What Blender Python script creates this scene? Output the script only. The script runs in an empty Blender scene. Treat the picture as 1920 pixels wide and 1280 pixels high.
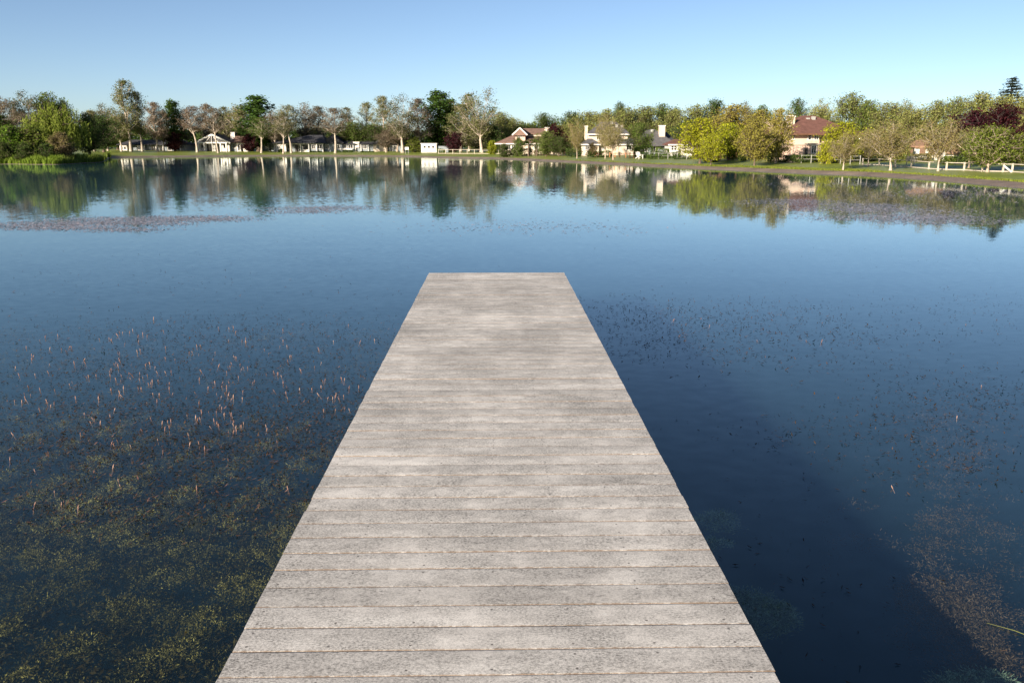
import bpy, math, random
import numpy as np
from mathutils import Vector

sc = bpy.context.scene
COL = sc.collection
R = math.radians
random.seed(7)
RNG = np.random.default_rng(7)

# ------------------------------------------------------------------ camera
FPX = 1560.0                     # focal length in pixels of a 1920 px wide frame
TH = math.atan(370.0 / FPX)      # downward pitch
HC = 3.1                         # eye above the water
CT, ST = math.cos(TH), math.sin(TH)
cam_d = bpy.data.cameras.new('camera')
cam_d.sensor_fit = 'HORIZONTAL'
cam_d.sensor_width = 36.0
cam_d.lens = 36.0 * FPX / 1920.0
cam_d.clip_start = 0.05
cam_d.clip_end = 9000
cam = bpy.data.objects.new('camera', cam_d)
COL.objects.link(cam)
cam.location = (0, 0, HC)
cam.rotation_euler = (math.pi / 2 - TH, 0, 0)
sc.camera = cam

# ------------------------------------------------------------------ sky and sun
SUN_EL, SUN_AZ = R(16), R(37)    # light travels to the right of forward by SUN_AZ
world = bpy.data.worlds.new('World')
sc.world = world
world.use_nodes = True
wn = world.node_tree.nodes
wl = world.node_tree.links
bg = wn['Background']
sky = wn.new('ShaderNodeTexSky')
sky.sky_type = 'NISHITA'
sky.sun_disc = False
sky.sun_elevation = SUN_EL
sky.sun_rotation = math.pi + SUN_AZ
sky.altitude = 0
sky.air_density = 0.6
sky.dust_density = 0.5
sky.ozone_density = 1.5
wl.new(sky.outputs[0], bg.inputs[0])
bg.inputs[1].default_value = 0.064

sun_d = bpy.data.lights.new('sun', 'SUN')
sun_d.energy = 5.0
sun_d.angle = R(0.55)
sun_d.color = (1.0, 0.89, 0.75)
sun = bpy.data.objects.new('sun', sun_d)
COL.objects.link(sun)
dirv = Vector((math.sin(SUN_AZ) * math.cos(SUN_EL), math.cos(SUN_AZ) * math.cos(SUN_EL), -math.sin(SUN_EL)))
sun.rotation_euler = dirv.to_track_quat('-Z', 'Y').to_euler()
sun.location = (-40, -40, 60)

sc.view_settings.view_transform = 'Standard'
sc.view_settings.look = 'None'
sc.view_settings.exposure = 1.25
sc.view_settings.gamma = 1.0
sc.view_settings.use_curve_mapping = False
sc.cycles.use_denoising = True
sc.cycles.max_bounces = 7
sc.cycles.volume_bounces = 1
sc.cycles.diffuse_bounces = 2
sc.cycles.glossy_bounces = 3
sc.cycles.transparent_max_bounces = 10
sc.cycles.caustics_reflective = False
sc.cycles.caustics_refractive = False

# ------------------------------------------------------------------ measuring helpers
def ray(px, py):
    a = (px - 960.0) / FPX
    t = (py - 640.0) / FPX
    return a, CT - t * ST, -ST - t * CT

def P(px, py, Y):
    a, b, c = ray(px, py)
    k = Y / b
    return Vector((a * k, Y, HC + c * k))

def G(px, py, z=0.0):
    a, b, c = ray(px, py)
    k = (z - HC) / c
    return Vector((a * k, b * k, z))

# ------------------------------------------------------------------ material helpers
def new_mat(name):
    m = bpy.data.materials.new(name)
    m.use_nodes = True
    nt = m.node_tree
    for n in list(nt.nodes):
        nt.nodes.remove(n)
    out = nt.nodes.new('ShaderNodeOutputMaterial')
    return m, nt, out

class N:
    """small node helper"""
    def __init__(s, nt): s.nt = nt
    def n(s, t, **kw):
        o = s.nt.nodes.new('ShaderNode' + t)
        for k, v in kw.items(): setattr(o, k, v)
        return o
    def l(s, a, b): s.nt.links.new(a, b)
    def val(s, sock, v):
        if isinstance(v, (int, float, tuple, list)): sock.default_value = v
        else: s.l(v, sock)
    def math(s, op, a, b=0.0, clamp=False):
        o = s.n('Math', operation=op); o.use_clamp = clamp
        s.val(o.inputs[0], a); s.val(o.inputs[1], b)
        return o.outputs[0]
    def noise(s, vec, scale, detail=2.0, rough=0.5):
        o = s.n('TexNoise')
        if vec is not None: s.l(vec, o.inputs['Vector'])
        o.inputs['Scale'].default_value = scale
        o.inputs['Detail'].default_value = detail
        o.inputs['Roughness'].default_value = rough
        return o
    def mapping(s, vec, scale=(1, 1, 1), loc=(0, 0, 0)):
        o = s.n('Mapping'); s.l(vec, o.inputs['Vector'])
        o.inputs['Scale'].default_value = scale; o.inputs['Location'].default_value = loc
        return o.outputs[0]
    def ramp(s, fac, stops):
        o = s.n('ValToRGB')
        e = o.color_ramp.elements
        while len(e) < len(stops): e.new(0.5)
        for i, (p, c) in enumerate(stops):
            e[i].position = p
            e[i].color = (c[0], c[1], c[2], 1) if isinstance(c, (tuple, list)) else (c, c, c, 1)
        s.val(o.inputs[0], fac)
        return o.outputs[0]
    def mix(s, fac, a, b, blend='MIX'):
        o = s.n('Mix', data_type='RGBA', blend_type=blend)
        s.val(o.inputs[0], fac)
        for k, v in ((6, a), (7, b)):
            if isinstance(v, (tuple, list)): o.inputs[k].default_value = (v[0], v[1], v[2], 1)
            else: s.l(v, o.inputs[k])
        return o.outputs[2]

def c4(c): return (c[0], c[1], c[2], 1)

def plain(name, col, rough=0.8, spec=0.2, var=0.18, scale=1.2, metallic=0.0):
    m, nt, out = new_mat(name); h = N(nt)
    tc = h.n('TexCoord')
    nz = h.noise(tc.outputs['Object'], scale, 5, 0.6)
    dark = tuple(c * (1 - var) for c in col); lite = tuple(min(1, c * (1 + var)) for c in col)
    cr = h.ramp(nz.outputs['Fac'], [(0.3, dark), (0.7, lite)])
    b = h.n('BsdfPrincipled')
    h.l(cr, b.inputs['Base Color'])
    b.inputs['Roughness'].default_value = rough
    b.inputs['Specular IOR Level'].default_value = spec
    b.inputs['Metallic'].default_value = metallic
    h.l(b.outputs[0], out.inputs[0])
    return m

def leafmat(name, stops, trans=0.35, sat_var=0.12):
    m, nt, out = new_mat(name); h = N(nt)
    at = h.n('Attribute', attribute_name='tint')
    oi = h.n('ObjectInfo')
    k = len(stops)
    cr = h.ramp(at.outputs['Fac'], [(i / (k - 1), c) for i, c in enumerate(stops)])
    v = h.math('MULTIPLY_ADD', oi.outputs['Random'], 0.3); v.node.inputs[2].default_value = 0.85
    hs = h.n('HueSaturation')
    hv = h.math('MULTIPLY_ADD', oi.outputs['Random'], -0.03); hv.node.inputs[2].default_value = 0.515
    h.l(hv, hs.inputs['Hue']); h.l(v, hs.inputs['Value']); h.l(cr, hs.inputs['Color'])
    d = h.n('BsdfDiffuse'); t = h.n('BsdfTranslucent'); mx = h.n('MixShader')
    h.l(hs.outputs[0], d.inputs[0]); h.l(hs.outputs[0], t.inputs[0])
    mx.inputs[0].default_value = trans
    h.l(d.outputs[0], mx.inputs[1]); h.l(t.outputs[0], mx.inputs[2])
    h.l(mx.outputs[0], out.inputs[0])
    return m

# ------------------------------------------------------------------ mesh helpers
def quad_mesh(name, V, F, tint=None, smooth=False):
    V = np.asarray(V, dtype=np.float32); F = np.asarray(F, dtype=np.int32)
    me = bpy.data.meshes.new(name)
    me.vertices.add(len(V)); me.vertices.foreach_set('co', V.ravel())
    me.loops.add(F.size); me.loops.foreach_set('vertex_index', F.ravel())
    me.polygons.add(len(F))
    k = F.shape[1]
    me.polygons.foreach_set('loop_start', np.arange(0, F.size, k, dtype=np.int32))
    me.polygons.foreach_set('loop_total', np.full(len(F), k, dtype=np.int32))
    if smooth: me.polygons.foreach_set('use_smooth', np.ones(len(F), dtype=bool))
    if tint is not None:
        a = me.attributes.new('tint', 'FLOAT', 'POINT')
        a.data.foreach_set('value', np.asarray(tint, dtype=np.float32))
    me.update(calc_edges=True)
    return me

def link(name, data, mat=None, parent=None, loc=None):
    o = bpy.data.objects.new(name, data)
    COL.objects.link(o)
    if mat is not None and data is not None: data.materials.append(mat) if not data.materials else None
    if parent is not None: o.parent = parent
    if loc is not None: o.location = loc
    return o

def tag(o, label=None, cat=None, group=None, kind=None):
    if label: o['label'] = label
    if cat: o['category'] = cat
    if group: o['group'] = group
    if kind: o['kind'] = kind
    return o

class MB:
    """collects polygons, builds one mesh object"""
    def __init__(s): s.v = []; s.f = []
    def poly(s, pts):
        i = len(s.v); s.v += [tuple(p) for p in pts]; s.f.append(tuple(range(i, i + len(pts)))); return s
    def box(s, x0, x1, y0, y1, z0, z1):
        i = len(s.v)
        s.v += [(x0, y0, z0), (x1, y0, z0), (x1, y1, z0), (x0, y1, z0), (x0, y0, z1), (x1, y0, z1), (x1, y1, z1), (x0, y1, z1)]
        for q in ((0, 3, 2, 1), (4, 5, 6, 7), (0, 1, 5, 4), (1, 2, 6, 5), (2, 3, 7, 6), (3, 0, 4, 7)):
            s.f.append(tuple(i + k for k in q))
        return s
    def bar(s, a, b, w, d=None):
        """square bar from a to b"""
        a = Vector(a); b = Vector(b); t = (b - a).normalized()
        u = t.cross(Vector((0, 0, 1)))
        if u.length < 1e-4: u = Vector((1, 0, 0))
        u.normalize(); n = u.cross(t)
        d = d or w; i = len(s.v)
        for p in (a, b):
            for (su, sn) in ((-1, -1), (1, -1), (1, 1), (-1, 1)):
                s.v.append(tuple(p + u * su * w / 2 + n * sn * d / 2))
        for q in ((0, 1, 2, 3), (7, 6, 5, 4), (0, 4, 5, 1), (1, 5, 6, 2), (2, 6, 7, 3), (3, 7, 4, 0)):
            s.f.append(tuple(i + k for k in q))
        return s
    def extrude(s, pts, y0, y1):
        """prism of a polygon in x,z between y0 and y1 (front y0)"""
        n = len(pts); i = len(s.v)
        s.v += [(p[0], y0, p[1]) for p in pts] + [(p[0], y1, p[1]) for p in pts]
        s.f.append(tuple(i + k for k in range(n)))
        s.f.append(tuple(i + n + k for k in reversed(range(n))))
        for k in range(n):
            m = (k + 1) % n
            s.f.append((i + m, i + k, i + n + k, i + n + m))
        return s
    def build(s, name, mat, parent=None, loc=None):
        me = bpy.data.meshes.new(name); me.from_pydata(s.v, [], s.f); me.update()
        return link(name, me, mat, parent, loc)

# ------------------------------------------------------------------ shoreline and terrain
shore_px = [(0, 308), (60, 308.5), (108, 308.5), (150, 306.5), (192, 304), (203, 299), (218, 295.5), (320, 294), (420, 293), (500, 292.5), (600, 292.5),
            (745, 293.5), (830, 296), (920, 297.5), (1040, 303), (1200, 311), (1360, 318), (1500, 324), (1620, 328.5), (1780, 340), (1920, 353)]
SH = [(-62, -14), (-92, 10), (-108, 50), (-104, 95), (-90, 122)]
SH += [tuple(G(*p)[:2]) for p in shore_px]
SH += [(36.6, 46), (37, 30), (35, 12), (28, -2), (14, -8.5), (0, -9), (-16, -10), (-40, -13)]
SH = np.array(SH)
def catmull(p, k=6):
    out = []
    n = len(p)
    for i in range(n):
        p0, p1, p2, p3 = p[i - 1], p[i], p[(i + 1) % n], p[(i + 2) % n]
        for t in np.linspace(0, 1, k, endpoint=False):
            # centripetal-ish: plain Catmull-Rom with reduced tension
            m1 = (p2 - p0) * 0.4; m2 = (p3 - p1) * 0.4
            L = np.linalg.norm(p2 - p1)
            for m in (m1, m2):
                l = np.linalg.norm(m)
                if l > 1.2 * L: m *= 1.2 * L / l
            h00 = 2 * t**3 - 3 * t**2 + 1; h10 = t**3 - 2 * t**2 + t; h01 = -2 * t**3 + 3 * t**2; h11 = t**3 - t**2
            out.append(h00 * p1 + h10 * m1 + h01 * p2 + h11 * m2)
    return np.array(out)
SHC = catmull(SH)
_w = RNG.normal(0, 1, (len(SHC), 2)); _w = (_w + np.roll(_w, 1, 0) + np.roll(_w, -1, 0)) / 3
SHC = SHC + _w * 0.25
AZS = np.arctan2(SHC[:, 0], SHC[:, 1]); RS = np.hypot(SHC[:, 0], SHC[:, 1])
_o = np.argsort(AZS); AZS = AZS[_o]; RS = RS[_o]

def shore_r(az):
    return np.interp(az, AZS, RS, period=2 * math.pi)

_A = SHC; _B = np.roll(SHC, -1, 0); _D = _B - _A; _L2 = (_D**2).sum(1)
def sdist(x, y):
    p = np.stack([np.atleast_1d(x), np.atleast_1d(y)], -1).astype(float)
    out = np.empty(len(p))
    for s in range(0, len(p), 4000):
        q = p[s:s + 4000, None, :]
        t = np.clip(((q - _A) * _D).sum(-1) / _L2, 0, 1)
        e = _A + t[..., None] * _D - q
        out[s:s + 4000] = np.sqrt((e**2).sum(-1).min(1))
    ins = np.hypot(p[:, 0], p[:, 1]) < shore_r(np.arctan2(p[:, 0], p[:, 1]))
    return np.where(ins, -out, out)

PD = [-60, -20, -6, -2, -0.4, 0, 0.8, 2.0, 3.0, 6, 14, 30, 70, 200, 800, 4000]
PZ = [-2.6, -2.1, -1.3, -0.6, -0.16, 0, 0.14, 0.27, 0.36, 0.5, 0.78, 1.05, 1.4, 2.0, 4.0, 6.0]
def zt(x, y):
    return float(np.interp(sdist(x, y)[0], PD, PZ))

def ground_hit(px, py):
    """where the ray through a picture point meets the bank"""
    r0 = None
    a, b, c = ray(px, py)
    ys = np.concatenate([np.arange(40, 320, 1.0)])
    xs = a / b * ys; zs = HC + c / b * ys
    g = np.interp(sdist(xs, ys), PD, PZ)
    i = np.argmax(zs < g)
    return Vector((xs[i], ys[i], g[i]))

def rings(dlist, naz=460):
    """polar sheet between shore distances; returns verts and quads"""
    az = np.concatenate([np.linspace(-0.62, 0.62, naz), np.linspace(0.62, 2 * math.pi - 0.62, 90)[1:-1]])
    rs = shore_r(az)
    cols = []
    for d in dlist:
        r = rs + d
        for _ in range(8):
            sd = sdist(r * np.sin(az), r * np.cos(az))
            r = r + np.clip((d - sd), -12, 12) * (0.9 if abs(d) < 60 else 0.5)
            r = np.maximum(r, 0.3)
        cols.append(r)
    for i in range(1, len(cols)): cols[i] = np.maximum(cols[i], cols[i - 1] + 0.01)
    V = []; n = len(az)
    for r in cols:
        x = r * np.sin(az); y = r * np.cos(az)
        V.append(np.stack([x, y, np.interp(sdist(x, y), PD, PZ)], -1))
    V = np.concatenate(V)
    j = np.arange(n); j2 = (j + 1) % n
    F = np.concatenate([np.stack([k * n + j, k * n + j2, (k + 1) * n + j2, (k + 1) * n + j], -1) for k in range(len(cols) - 1)])
    return V, F

def m_mud():
    m, nt, out = new_mat('mud'); h = N(nt); tc = h.n('TexCoord')
    n1 = h.noise(tc.outputs['Object'], 0.35, 6, 0.65); n2 = h.noise(tc.outputs['Object'], 5, 5, 0.7)
    c = h.ramp(n1.outputs['Fac'], [(0.3, (0.13, 0.095, 0.072)), (0.55, (0.22, 0.165, 0.125)), (0.75, (0.30, 0.24, 0.175))])
    c = h.mix(0.5, c, h.ramp(n2.outputs['Fac'], [(0.3, 0.35), (0.7, 1.0)]), 'MULTIPLY')
    b = h.n('BsdfPrincipled'); h.l(c, b.inputs['Base Color']); b.inputs['Roughness'].default_value = 0.75
    bp = h.n('Bump'); bp.inputs['Strength'].default_value = 0.6; bp.inputs['Distance'].default_value = 0.12
    h.l(n2.outputs['Fac'], bp.inputs['Height']); h.l(bp.outputs[0], b.inputs['Normal'])
    h.l(b.outputs[0], out.inputs[0]); return m

def m_lawn():
    m, nt, out = new_mat('lawn'); h = N(nt); tc = h.n('TexCoord')
    n1 = h.noise(tc.outputs['Object'], 0.09, 6, 0.6); n2 = h.noise(tc.outputs['Object'], 2.2, 6, 0.75)
    c = h.ramp(n1.outputs['Fac'], [(0.28, (0.15, 0.20, 0.03)), (0.5, (0.22, 0.26, 0.05)), (0.72, (0.31, 0.29, 0.085))])
    c = h.mix(0.65, c, h.ramp(n2.outputs['Fac'], [(0.25, 0.45), (0.75, 1.1)]), 'MULTIPLY')
    b = h.n('BsdfPrincipled'); h.l(c, b.inputs['Base Color']); b.inputs['Roughness'].default_value = 0.4
    b.inputs['Specular IOR Level'].default_value = 0.1
    bp = h.n('Bump'); bp.inputs['Strength'].default_value = 0.8; bp.inputs['Distance'].default_value = 0.1
    h.l(n2.outputs['Fac'], bp.inputs['Height']); h.l(bp.outputs[0], b.inputs['Normal'])
    h.l(b.outputs[0], out.inputs[0]); return m

def m_bed():
    m, nt, out = new_mat('lake_bed'); h = N(nt); tc = h.n('TexCoord')
    n1 = h.noise(tc.outputs['Object'], 0.8, 6, 0.7); n2 = h.noise(tc.outputs['Object'], 9, 5, 0.7)
    c = h.ramp(n1.outputs['Fac'], [(0.3, (0.008, 0.009, 0.006)), (0.7, (0.022, 0.02, 0.011))])
    c = h.mix(0.6, c, h.ramp(n2.outputs['Fac'], [(0.3, 0.3), (0.75, 1.1)]), 'MULTIPLY')
    b = h.n('BsdfDiffuse'); h.l(c, b.inputs[0]); h.l(b.outputs[0], out.inputs[0]); return m

V, F = rings([-200, -60, -20, -6, -2, -0.4])
link('lake_bed', quad_mesh('lake_bed', V, F, smooth=True), m_bed())['kind'] = 'structure'
V, F = rings([-0.4, 0, 0.4, 0.8, 1.4, 2.0])
link('mud_bank', quad_mesh('mud_bank', V, F, smooth=True), m_mud())['kind'] = 'structure'
V, F = rings([2.0, 3.0, 4.5, 6, 9, 14, 20, 30, 45, 70, 120, 200, 400, 800, 2000, 4000])
link('lawn', quad_mesh('lawn', V, F, smooth=True), m_lawn())['kind'] = 'structure'

# ------------------------------------------------------------------ water
def m_water():
    m, nt, out = new_mat('water'); h = N(nt)
    geo = h.n('NewGeometry')
    pos = geo.outputs['Position']
    def slope(scale, det, amp, stretch=(1, 1, 1)):
        nz = h.noise(h.mapping(pos, stretch), scale, det, 0.55); nz.noise_dimensions = '2D'
        sub = h.n('VectorMath', operation='SUBTRACT'); h.l(nz.outputs['Color'], sub.inputs[0]); sub.inputs[1].default_value = (0.5, 0.5, 0.5)
        s = h.n('VectorMath', operation='SCALE'); h.l(sub.outputs[0], s.inputs[0]); h.val(s.inputs['Scale'], amp)
        return s.outputs[0]
    # wind-ruffled patches vary the height of the ripples
    patch = h.noise(h.mapping(pos, (0.02, 0.05, 1)), 1.0, 1, 0.5); patch.noise_dimensions = '2D'
    pf = h.ramp(patch.outputs['Fac'], [(0.42, 0.55), (0.68, 1.5)])
    # the ruffled round spot in the middle of the lake
    c0 = G(985, 333)
    vd = h.n('VectorMath', operation='SUBTRACT'); h.l(pos, vd.inputs[0]); vd.inputs[1].default_value = c0
    vs = h.n('VectorMath', operation='MULTIPLY'); h.l(vd.outputs[0], vs.inputs[0]); vs.inputs[1].default_value = (1 / 9.0, 1 / 14.0, 0)
    ln = h.n('VectorMath', operation='LENGTH'); h.l(vs.outputs[0], ln.inputs[0])
    spot = h.ramp(ln.outputs['Value'], [(0.2, 2.2), (1.0, 0.0)])
    amp = h.math('ADD', pf, spot)
    a1 = h.math("MULTIPLY", amp, 0.009)
    a2 = h.math("MULTIPLY", amp, 0.015)
    s1 = slope(1.1, 1, a1, (0.6, 1.0, 1)); s2 = slope(6.0, 0, a2, (0.7, 1, 1))
    ad = h.n('VectorMath', operation='ADD'); h.l(s1, ad.inputs[0]); h.l(s2, ad.inputs[1])
    fl = h.n('VectorMath', operation='MULTIPLY'); h.l(ad.outputs[0], fl.inputs[0]); fl.inputs[1].default_value = (0.6, 1, 0)
    nn = h.n('VectorMath', operation='ADD'); h.l(fl.outputs[0], nn.inputs[0]); h.l(geo.outputs['Normal'], nn.inputs[1])
    nm = h.n('VectorMath', operation='NORMALIZE'); h.l(nn.outputs[0], nm.inputs[0])
    ior = h.n('Mix', data_type='FLOAT'); h.l(geo.outputs['Backfacing'], ior.inputs[0])
    ior.inputs[2].default_value = 1.34; ior.inputs[3].default_value = 1 / 1.34
    fr = h.n('Fresnel'); h.l(ior.outputs[0], fr.inputs['IOR']); h.l(nm.outputs[0], fr.inputs['Normal'])
    gl = h.n('BsdfGlossy'); gl.inputs['Roughness'].default_value = 0.03; gl.inputs['Color'].default_value = (0.92, 0.99, 1.0, 1); h.l(nm.outputs[0], gl.inputs['Normal'])
    tr = h.n('BsdfTransparent'); tr.inputs[0].default_value = (0.93, 0.96, 0.96, 1)
    mx = h.n('MixShader'); h.l(fr.outputs[0], mx.inputs[0]); h.l(tr.outputs[0], mx.inputs[1]); h.l(gl.outputs[0], mx.inputs[2])
    h.l(mx.outputs[0], out.inputs['Surface'])
    vol = h.n('VolumePrincipled')
    vol.inputs['Color'].default_value = (0.10, 0.215, 0.285, 1)
    vol.inputs['Density'].default_value = 0.5
    vol.inputs['Anisotropy'].default_value = 0.3
    h.l(vol.outputs[0], out.inputs['Volume'])
    m.cycles.homogeneous_volume = True if hasattr(m.cycles, 'homogeneous_volume') else None
    return m
wm = MB().box(-125, 60, -22, 245, -4.0, 0.0)
water = wm.build('lake_water', m_water())
water['kind'] = 'structure'

# ------------------------------------------------------------------ dock
DECK = 0.83
HD = HC - DECK
DW = 1.0494 * HD / CT                     # width of the deck
PITCH = HD * FPX / CT**2 * 5.07e-5        # plank spacing
D_END = HD * (FPX / CT**2 / 241.0 - math.tan(TH))
DOCK_RZ = math.atan(30.0 / FPX * CT)

def m_plank():
    m, nt, out = new_mat('weathered_plank'); h = N(nt)
    tc = h.n('TexCoord'); oi = h.n('ObjectInfo'); geo = h.n('NewGeometry')
    off = h.n('CombineXYZ')
    h.l(h.math('MULTIPLY', oi.outputs['Random'], 37.0), off.inputs[0]); h.l(h.math('MULTIPLY', oi.outputs['Random'], 91.0), off.inputs[2])
    va = h.n('VectorMath', operation='ADD'); h.l(tc.outputs['Object'], va.inputs[0]); h.l(off.outputs[0], va.inputs[1])
    p = va.outputs[0]
    W = geo.outputs['Position']
    big = h.noise(h.mapping(p, (1.5, 6.0, 1)), 1.0, 5, 0.62)             # streaks along each board
    blot = h.noise(h.mapping(p, (4.5, 9, 1)), 1.0, 7, 0.78)               # blotches
    wear = h.noise(h.mapping(W, (1.1, 0.8, 0)), 1.0, 5, 0.65)            # wear running over several boards
    grain = h.noise(h.mapping(p, (70, 110, 60)), 1.0, 3, 0.75)
    fine = h.noise(h.mapping(p, (230, 280, 60)), 1.0, 2, 0.6)
    c = h.ramp(big.outputs['Fac'], [(0.30, (0.52, 0.485, 0.44)), (0.5, (0.62, 0.58, 0.525)), (0.70, (0.70, 0.66, 0.60))])
    # dark speckled weathering: dense where the blotch mask is high
    mask = h.math('ADD', h.math('MULTIPLY', blot.outputs['Fac'], 0.6), h.math('MULTIPLY', wear.outputs['Fac'], 0.55))
    mk = h.ramp(mask, [(0.48, 0.0), (0.57, 0.55), (0.68, 1.0)])
    spk = h.ramp(grain.outputs['Fac'], [(0.36, 1.0), (0.60, 0.25)])
    c = h.mix(h.math('MULTIPLY', mk, spk), c, (0.17, 0.16, 0.145))
    c = h.mix(0.8, c, h.ramp(grain.outputs['Fac'], [(0.34, 0.70), (0.5, 1.0), (0.70, 1.12)]), 'MULTIPLY')
    c = h.mix(0.8, c, h.ramp(fine.outputs['Fac'], [(0.30, 0.60), (0.5, 1.0), (0.72, 1.18)]), 'MULTIPLY')
    # every board a little lighter or darker
    tone = h.ramp(oi.outputs['Random'], [(0.0, 0.86), (0.3, 0.97), (0.7, 1.0), (1.0, 1.08)])
    c = h.mix(1.0, c, tone, 'MULTIPLY')
    # worn tan edge on the side facing the shore, slightly darker towards the far edge
    sx = h.n('SeparateXYZ'); h.l(tc.outputs['Object'], sx.inputs[0])
    wob = h.noise(h.mapping(p, (30, 8, 1)), 1.0, 3, 0.7)
    ey = h.math('ADD', sx.outputs[1], h.math('MULTIPLY', h.math('SUBTRACT', wob.outputs['Fac'], 0.5), 0.022))
    edge = h.ramp(h.math('MULTIPLY_ADD', ey, 10.0), [(0.09, 1.0), (0.17, 0.0)])
    edge.node.inputs[0].links[0].from_node.inputs[2].default_value = 0.92 + 0.09
    c = h.mix(h.math('MULTIPLY', edge, 0.8), c, (0.13, 0.078, 0.042))
    far_dark = h.ramp(h.math('MULTIPLY_ADD', ey, 10.0), [(0.55, 0.0), (1.0, 1.0)])
    far_dark.node.inputs[0].links[0].from_node.inputs[2].default_value = 0.0
    gfac = h.math('MULTIPLY', far_dark, h.ramp(big.outputs['Fac'], [(0.35, 0.12), (0.65, 0.0)]))
    c = h.mix(gfac, c, (0.13, 0.125, 0.115))
    # lichen and droppings
    vo = h.n('TexVoronoi'); h.l(h.mapping(p, (6, 6, 6)), vo.inputs['Vector']); vo.inputs['Scale'].default_value = 1.0
    spot = h.ramp(vo.outputs['Distance'], [(0.05, 1.0), (0.08, 0.0)])
    sp = h.n('SeparateXYZ'); h.l(vo.outputs['Color'], sp.inputs[0])
    pick = h.math('GREATER_THAN', sp.outputs[0], 0.93)
    c = h.mix(h.math('MULTIPLY', h.math('MULTIPLY', spot, pick), 0.7), c, (0.62, 0.6, 0.55))
    # screw heads in rows across the deck
    mx_ = h.math('SUBTRACT', h.math('FRACT', h.math('DIVIDE', h.math('ADD', sx.outputs[0], 10.0 * 0.38 + 0.19 + 0.03), 0.38)), 0.5)
    my_ = h.math('SUBTRACT', h.math('ABSOLUTE', sx.outputs[1]), 0.055)
    rr = h.math('ADD', h.math('POWER', h.math('MULTIPLY', mx_, 0.38), 2.0), h.math('POWER', my_, 2.0))
    dot = h.math('MULTIPLY', h.math('LESS_THAN', rr, 0.0065**2), h.math('GREATER_THAN', big.outputs['Fac'], 0.48))
    c = h.mix(h.math('MULTIPLY', dot, 0.75), c, (0.06, 0.05, 0.045))
    b = h.n('BsdfPrincipled'); h.l(c, b.inputs['Base Color'])
    b.inputs['Roughness'].default_value = 0.82; b.inputs['Specular IOR Level'].default_value = 0.25
    hh = h.math('ADD', h.math('MULTIPLY', grain.outputs['Fac'], 0.6), h.math('MULTIPLY', fine.outputs['Fac'], 0.4))
    bp = h.n('Bump'); bp.inputs['Strength'].default_value = 0.35; bp.inputs['Distance'].default_value = 0.004
    h.l(hh, bp.inputs['Height']); h.l(bp.outputs[0], b.inputs['Normal'])
    h.l(b.outputs[0], out.inputs[0])
    return m

dock = bpy.data.objects.new('dock', None); COL.objects.link(dock)
dock.rotation_euler = (0, 0, DOCK_RZ)
tag(dock, 'long narrow weathered grey plank dock running out over the lake', 'dock')
MP = m_plank()
def plank_mesh(seed):
    rg = random.Random(seed)
    hw = PITCH / 2 - 0.0018
    th = 0.038
    # cross-section: crowned top with rounded edges, from near bottom round to far bottom
    prof = [(-hw, -th), (-hw, -0.0048), (-hw + 0.0014, -0.0016), (-hw + 0.004, -0.0003), (-hw + 0.010, 0.0), (0, 0.0005), (hw - 0.010, 0.0001), (hw - 0.004, 0.0), (hw - 0.001, -0.0006), (hw, -0.0018), (hw, -th)]
    x0, x1 = -DW / 2 + rg.uniform(-0.002, 0.002), DW / 2 + rg.uniform(-0.002, 0.002)
    xs = [x0, 0, x1]
    v = []; f = []; n = len(prof)
    for k, x in enumerate(xs):
        dz = rg.uniform(-0.0015, 0.0015)
        v += [(x, y, z + dz) for y, z in prof]
    for k in range(2):
        for i in range(n):
            j = (i + 1) % n
            f.append((k * n + i, k * n + j, (k + 1) * n + j, (k + 1) * n + i))
    f.append(tuple(range(n))[::-1]); f.append(tuple(2 * n + i for i in range(n)))
    me = bpy.data.meshes.new('plank'); me.from_pydata(v, [], f)
    me.polygons.foreach_set('use_smooth', [i < 2 * n for i in range(len(f))])
    me.update(); me.materials.append(MP)
    try: me.set_sharp_from_angle(angle=R(50))
    except Exception: pass
    return me
PM = [plank_mesh(i) for i in range(10)]
npl = int((D_END + 9.3) / PITCH)
for i in range(npl):
    y = D_END - PITCH / 2 - i * PITCH
    o = bpy.data.objects.new('plank', random.choice(PM)); COL.objects.link(o); o.parent = dock
    o.location = (random.uniform(-0.002, 0.002), y + random.uniform(-0.0012, 0.0012), DECK - 0.0005 + random.uniform(-0.0012, 0.0012))
    o.rotation_euler = (R(random.uniform(-0.18, 0.18)), 0, R(random.uniform(-0.10, 0.10)))
MT = plain('dock_timber', (0.16, 0.13, 0.10), 0.9, var=0.35, scale=6)
for x in (-DW / 2 + 0.10, 0.0, DW / 2 - 0.10):
    MB().box(x - 0.025, x + 0.025, -9.3, D_END - 0.03, DECK - 0.25, DECK - 0.052).build('stringer', MT, dock)
MB().box(-DW / 2 + 0.128, -0.028, D_END - 0.05, D_END - 0.012, DECK - 0.25, DECK - 0.052).build('end_board', MT, dock)
MB().box(0.028, DW / 2 - 0.128, D_END - 0.05, D_END - 0.012, DECK - 0.25, DECK - 0.052).build('end_board', MT, dock)
def pile(x, y):
    b = MB(); n = 12; r = 0.11
    for k in range(n):
        a0, a1 = 2 * math.pi * k / n, 2 * math.pi * (k + 1) / n
        p0 = (x + r * math.cos(a0), y + r * math.sin(a0)); p1 = (x + r * math.cos(a1), y + r * math.sin(a1))
        b.poly([(*p0, -2.6), (*p1, -2.6), (*p1, DECK - 0.26), (*p0, DECK - 0.26)])
    b.poly([(x + r * math.cos(2 * math.pi * k / n), y + r * math.sin(2 * math.pi * k / n), DECK - 0.26) for k in range(n)])
    return b.build('pile', MT, dock)
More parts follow.
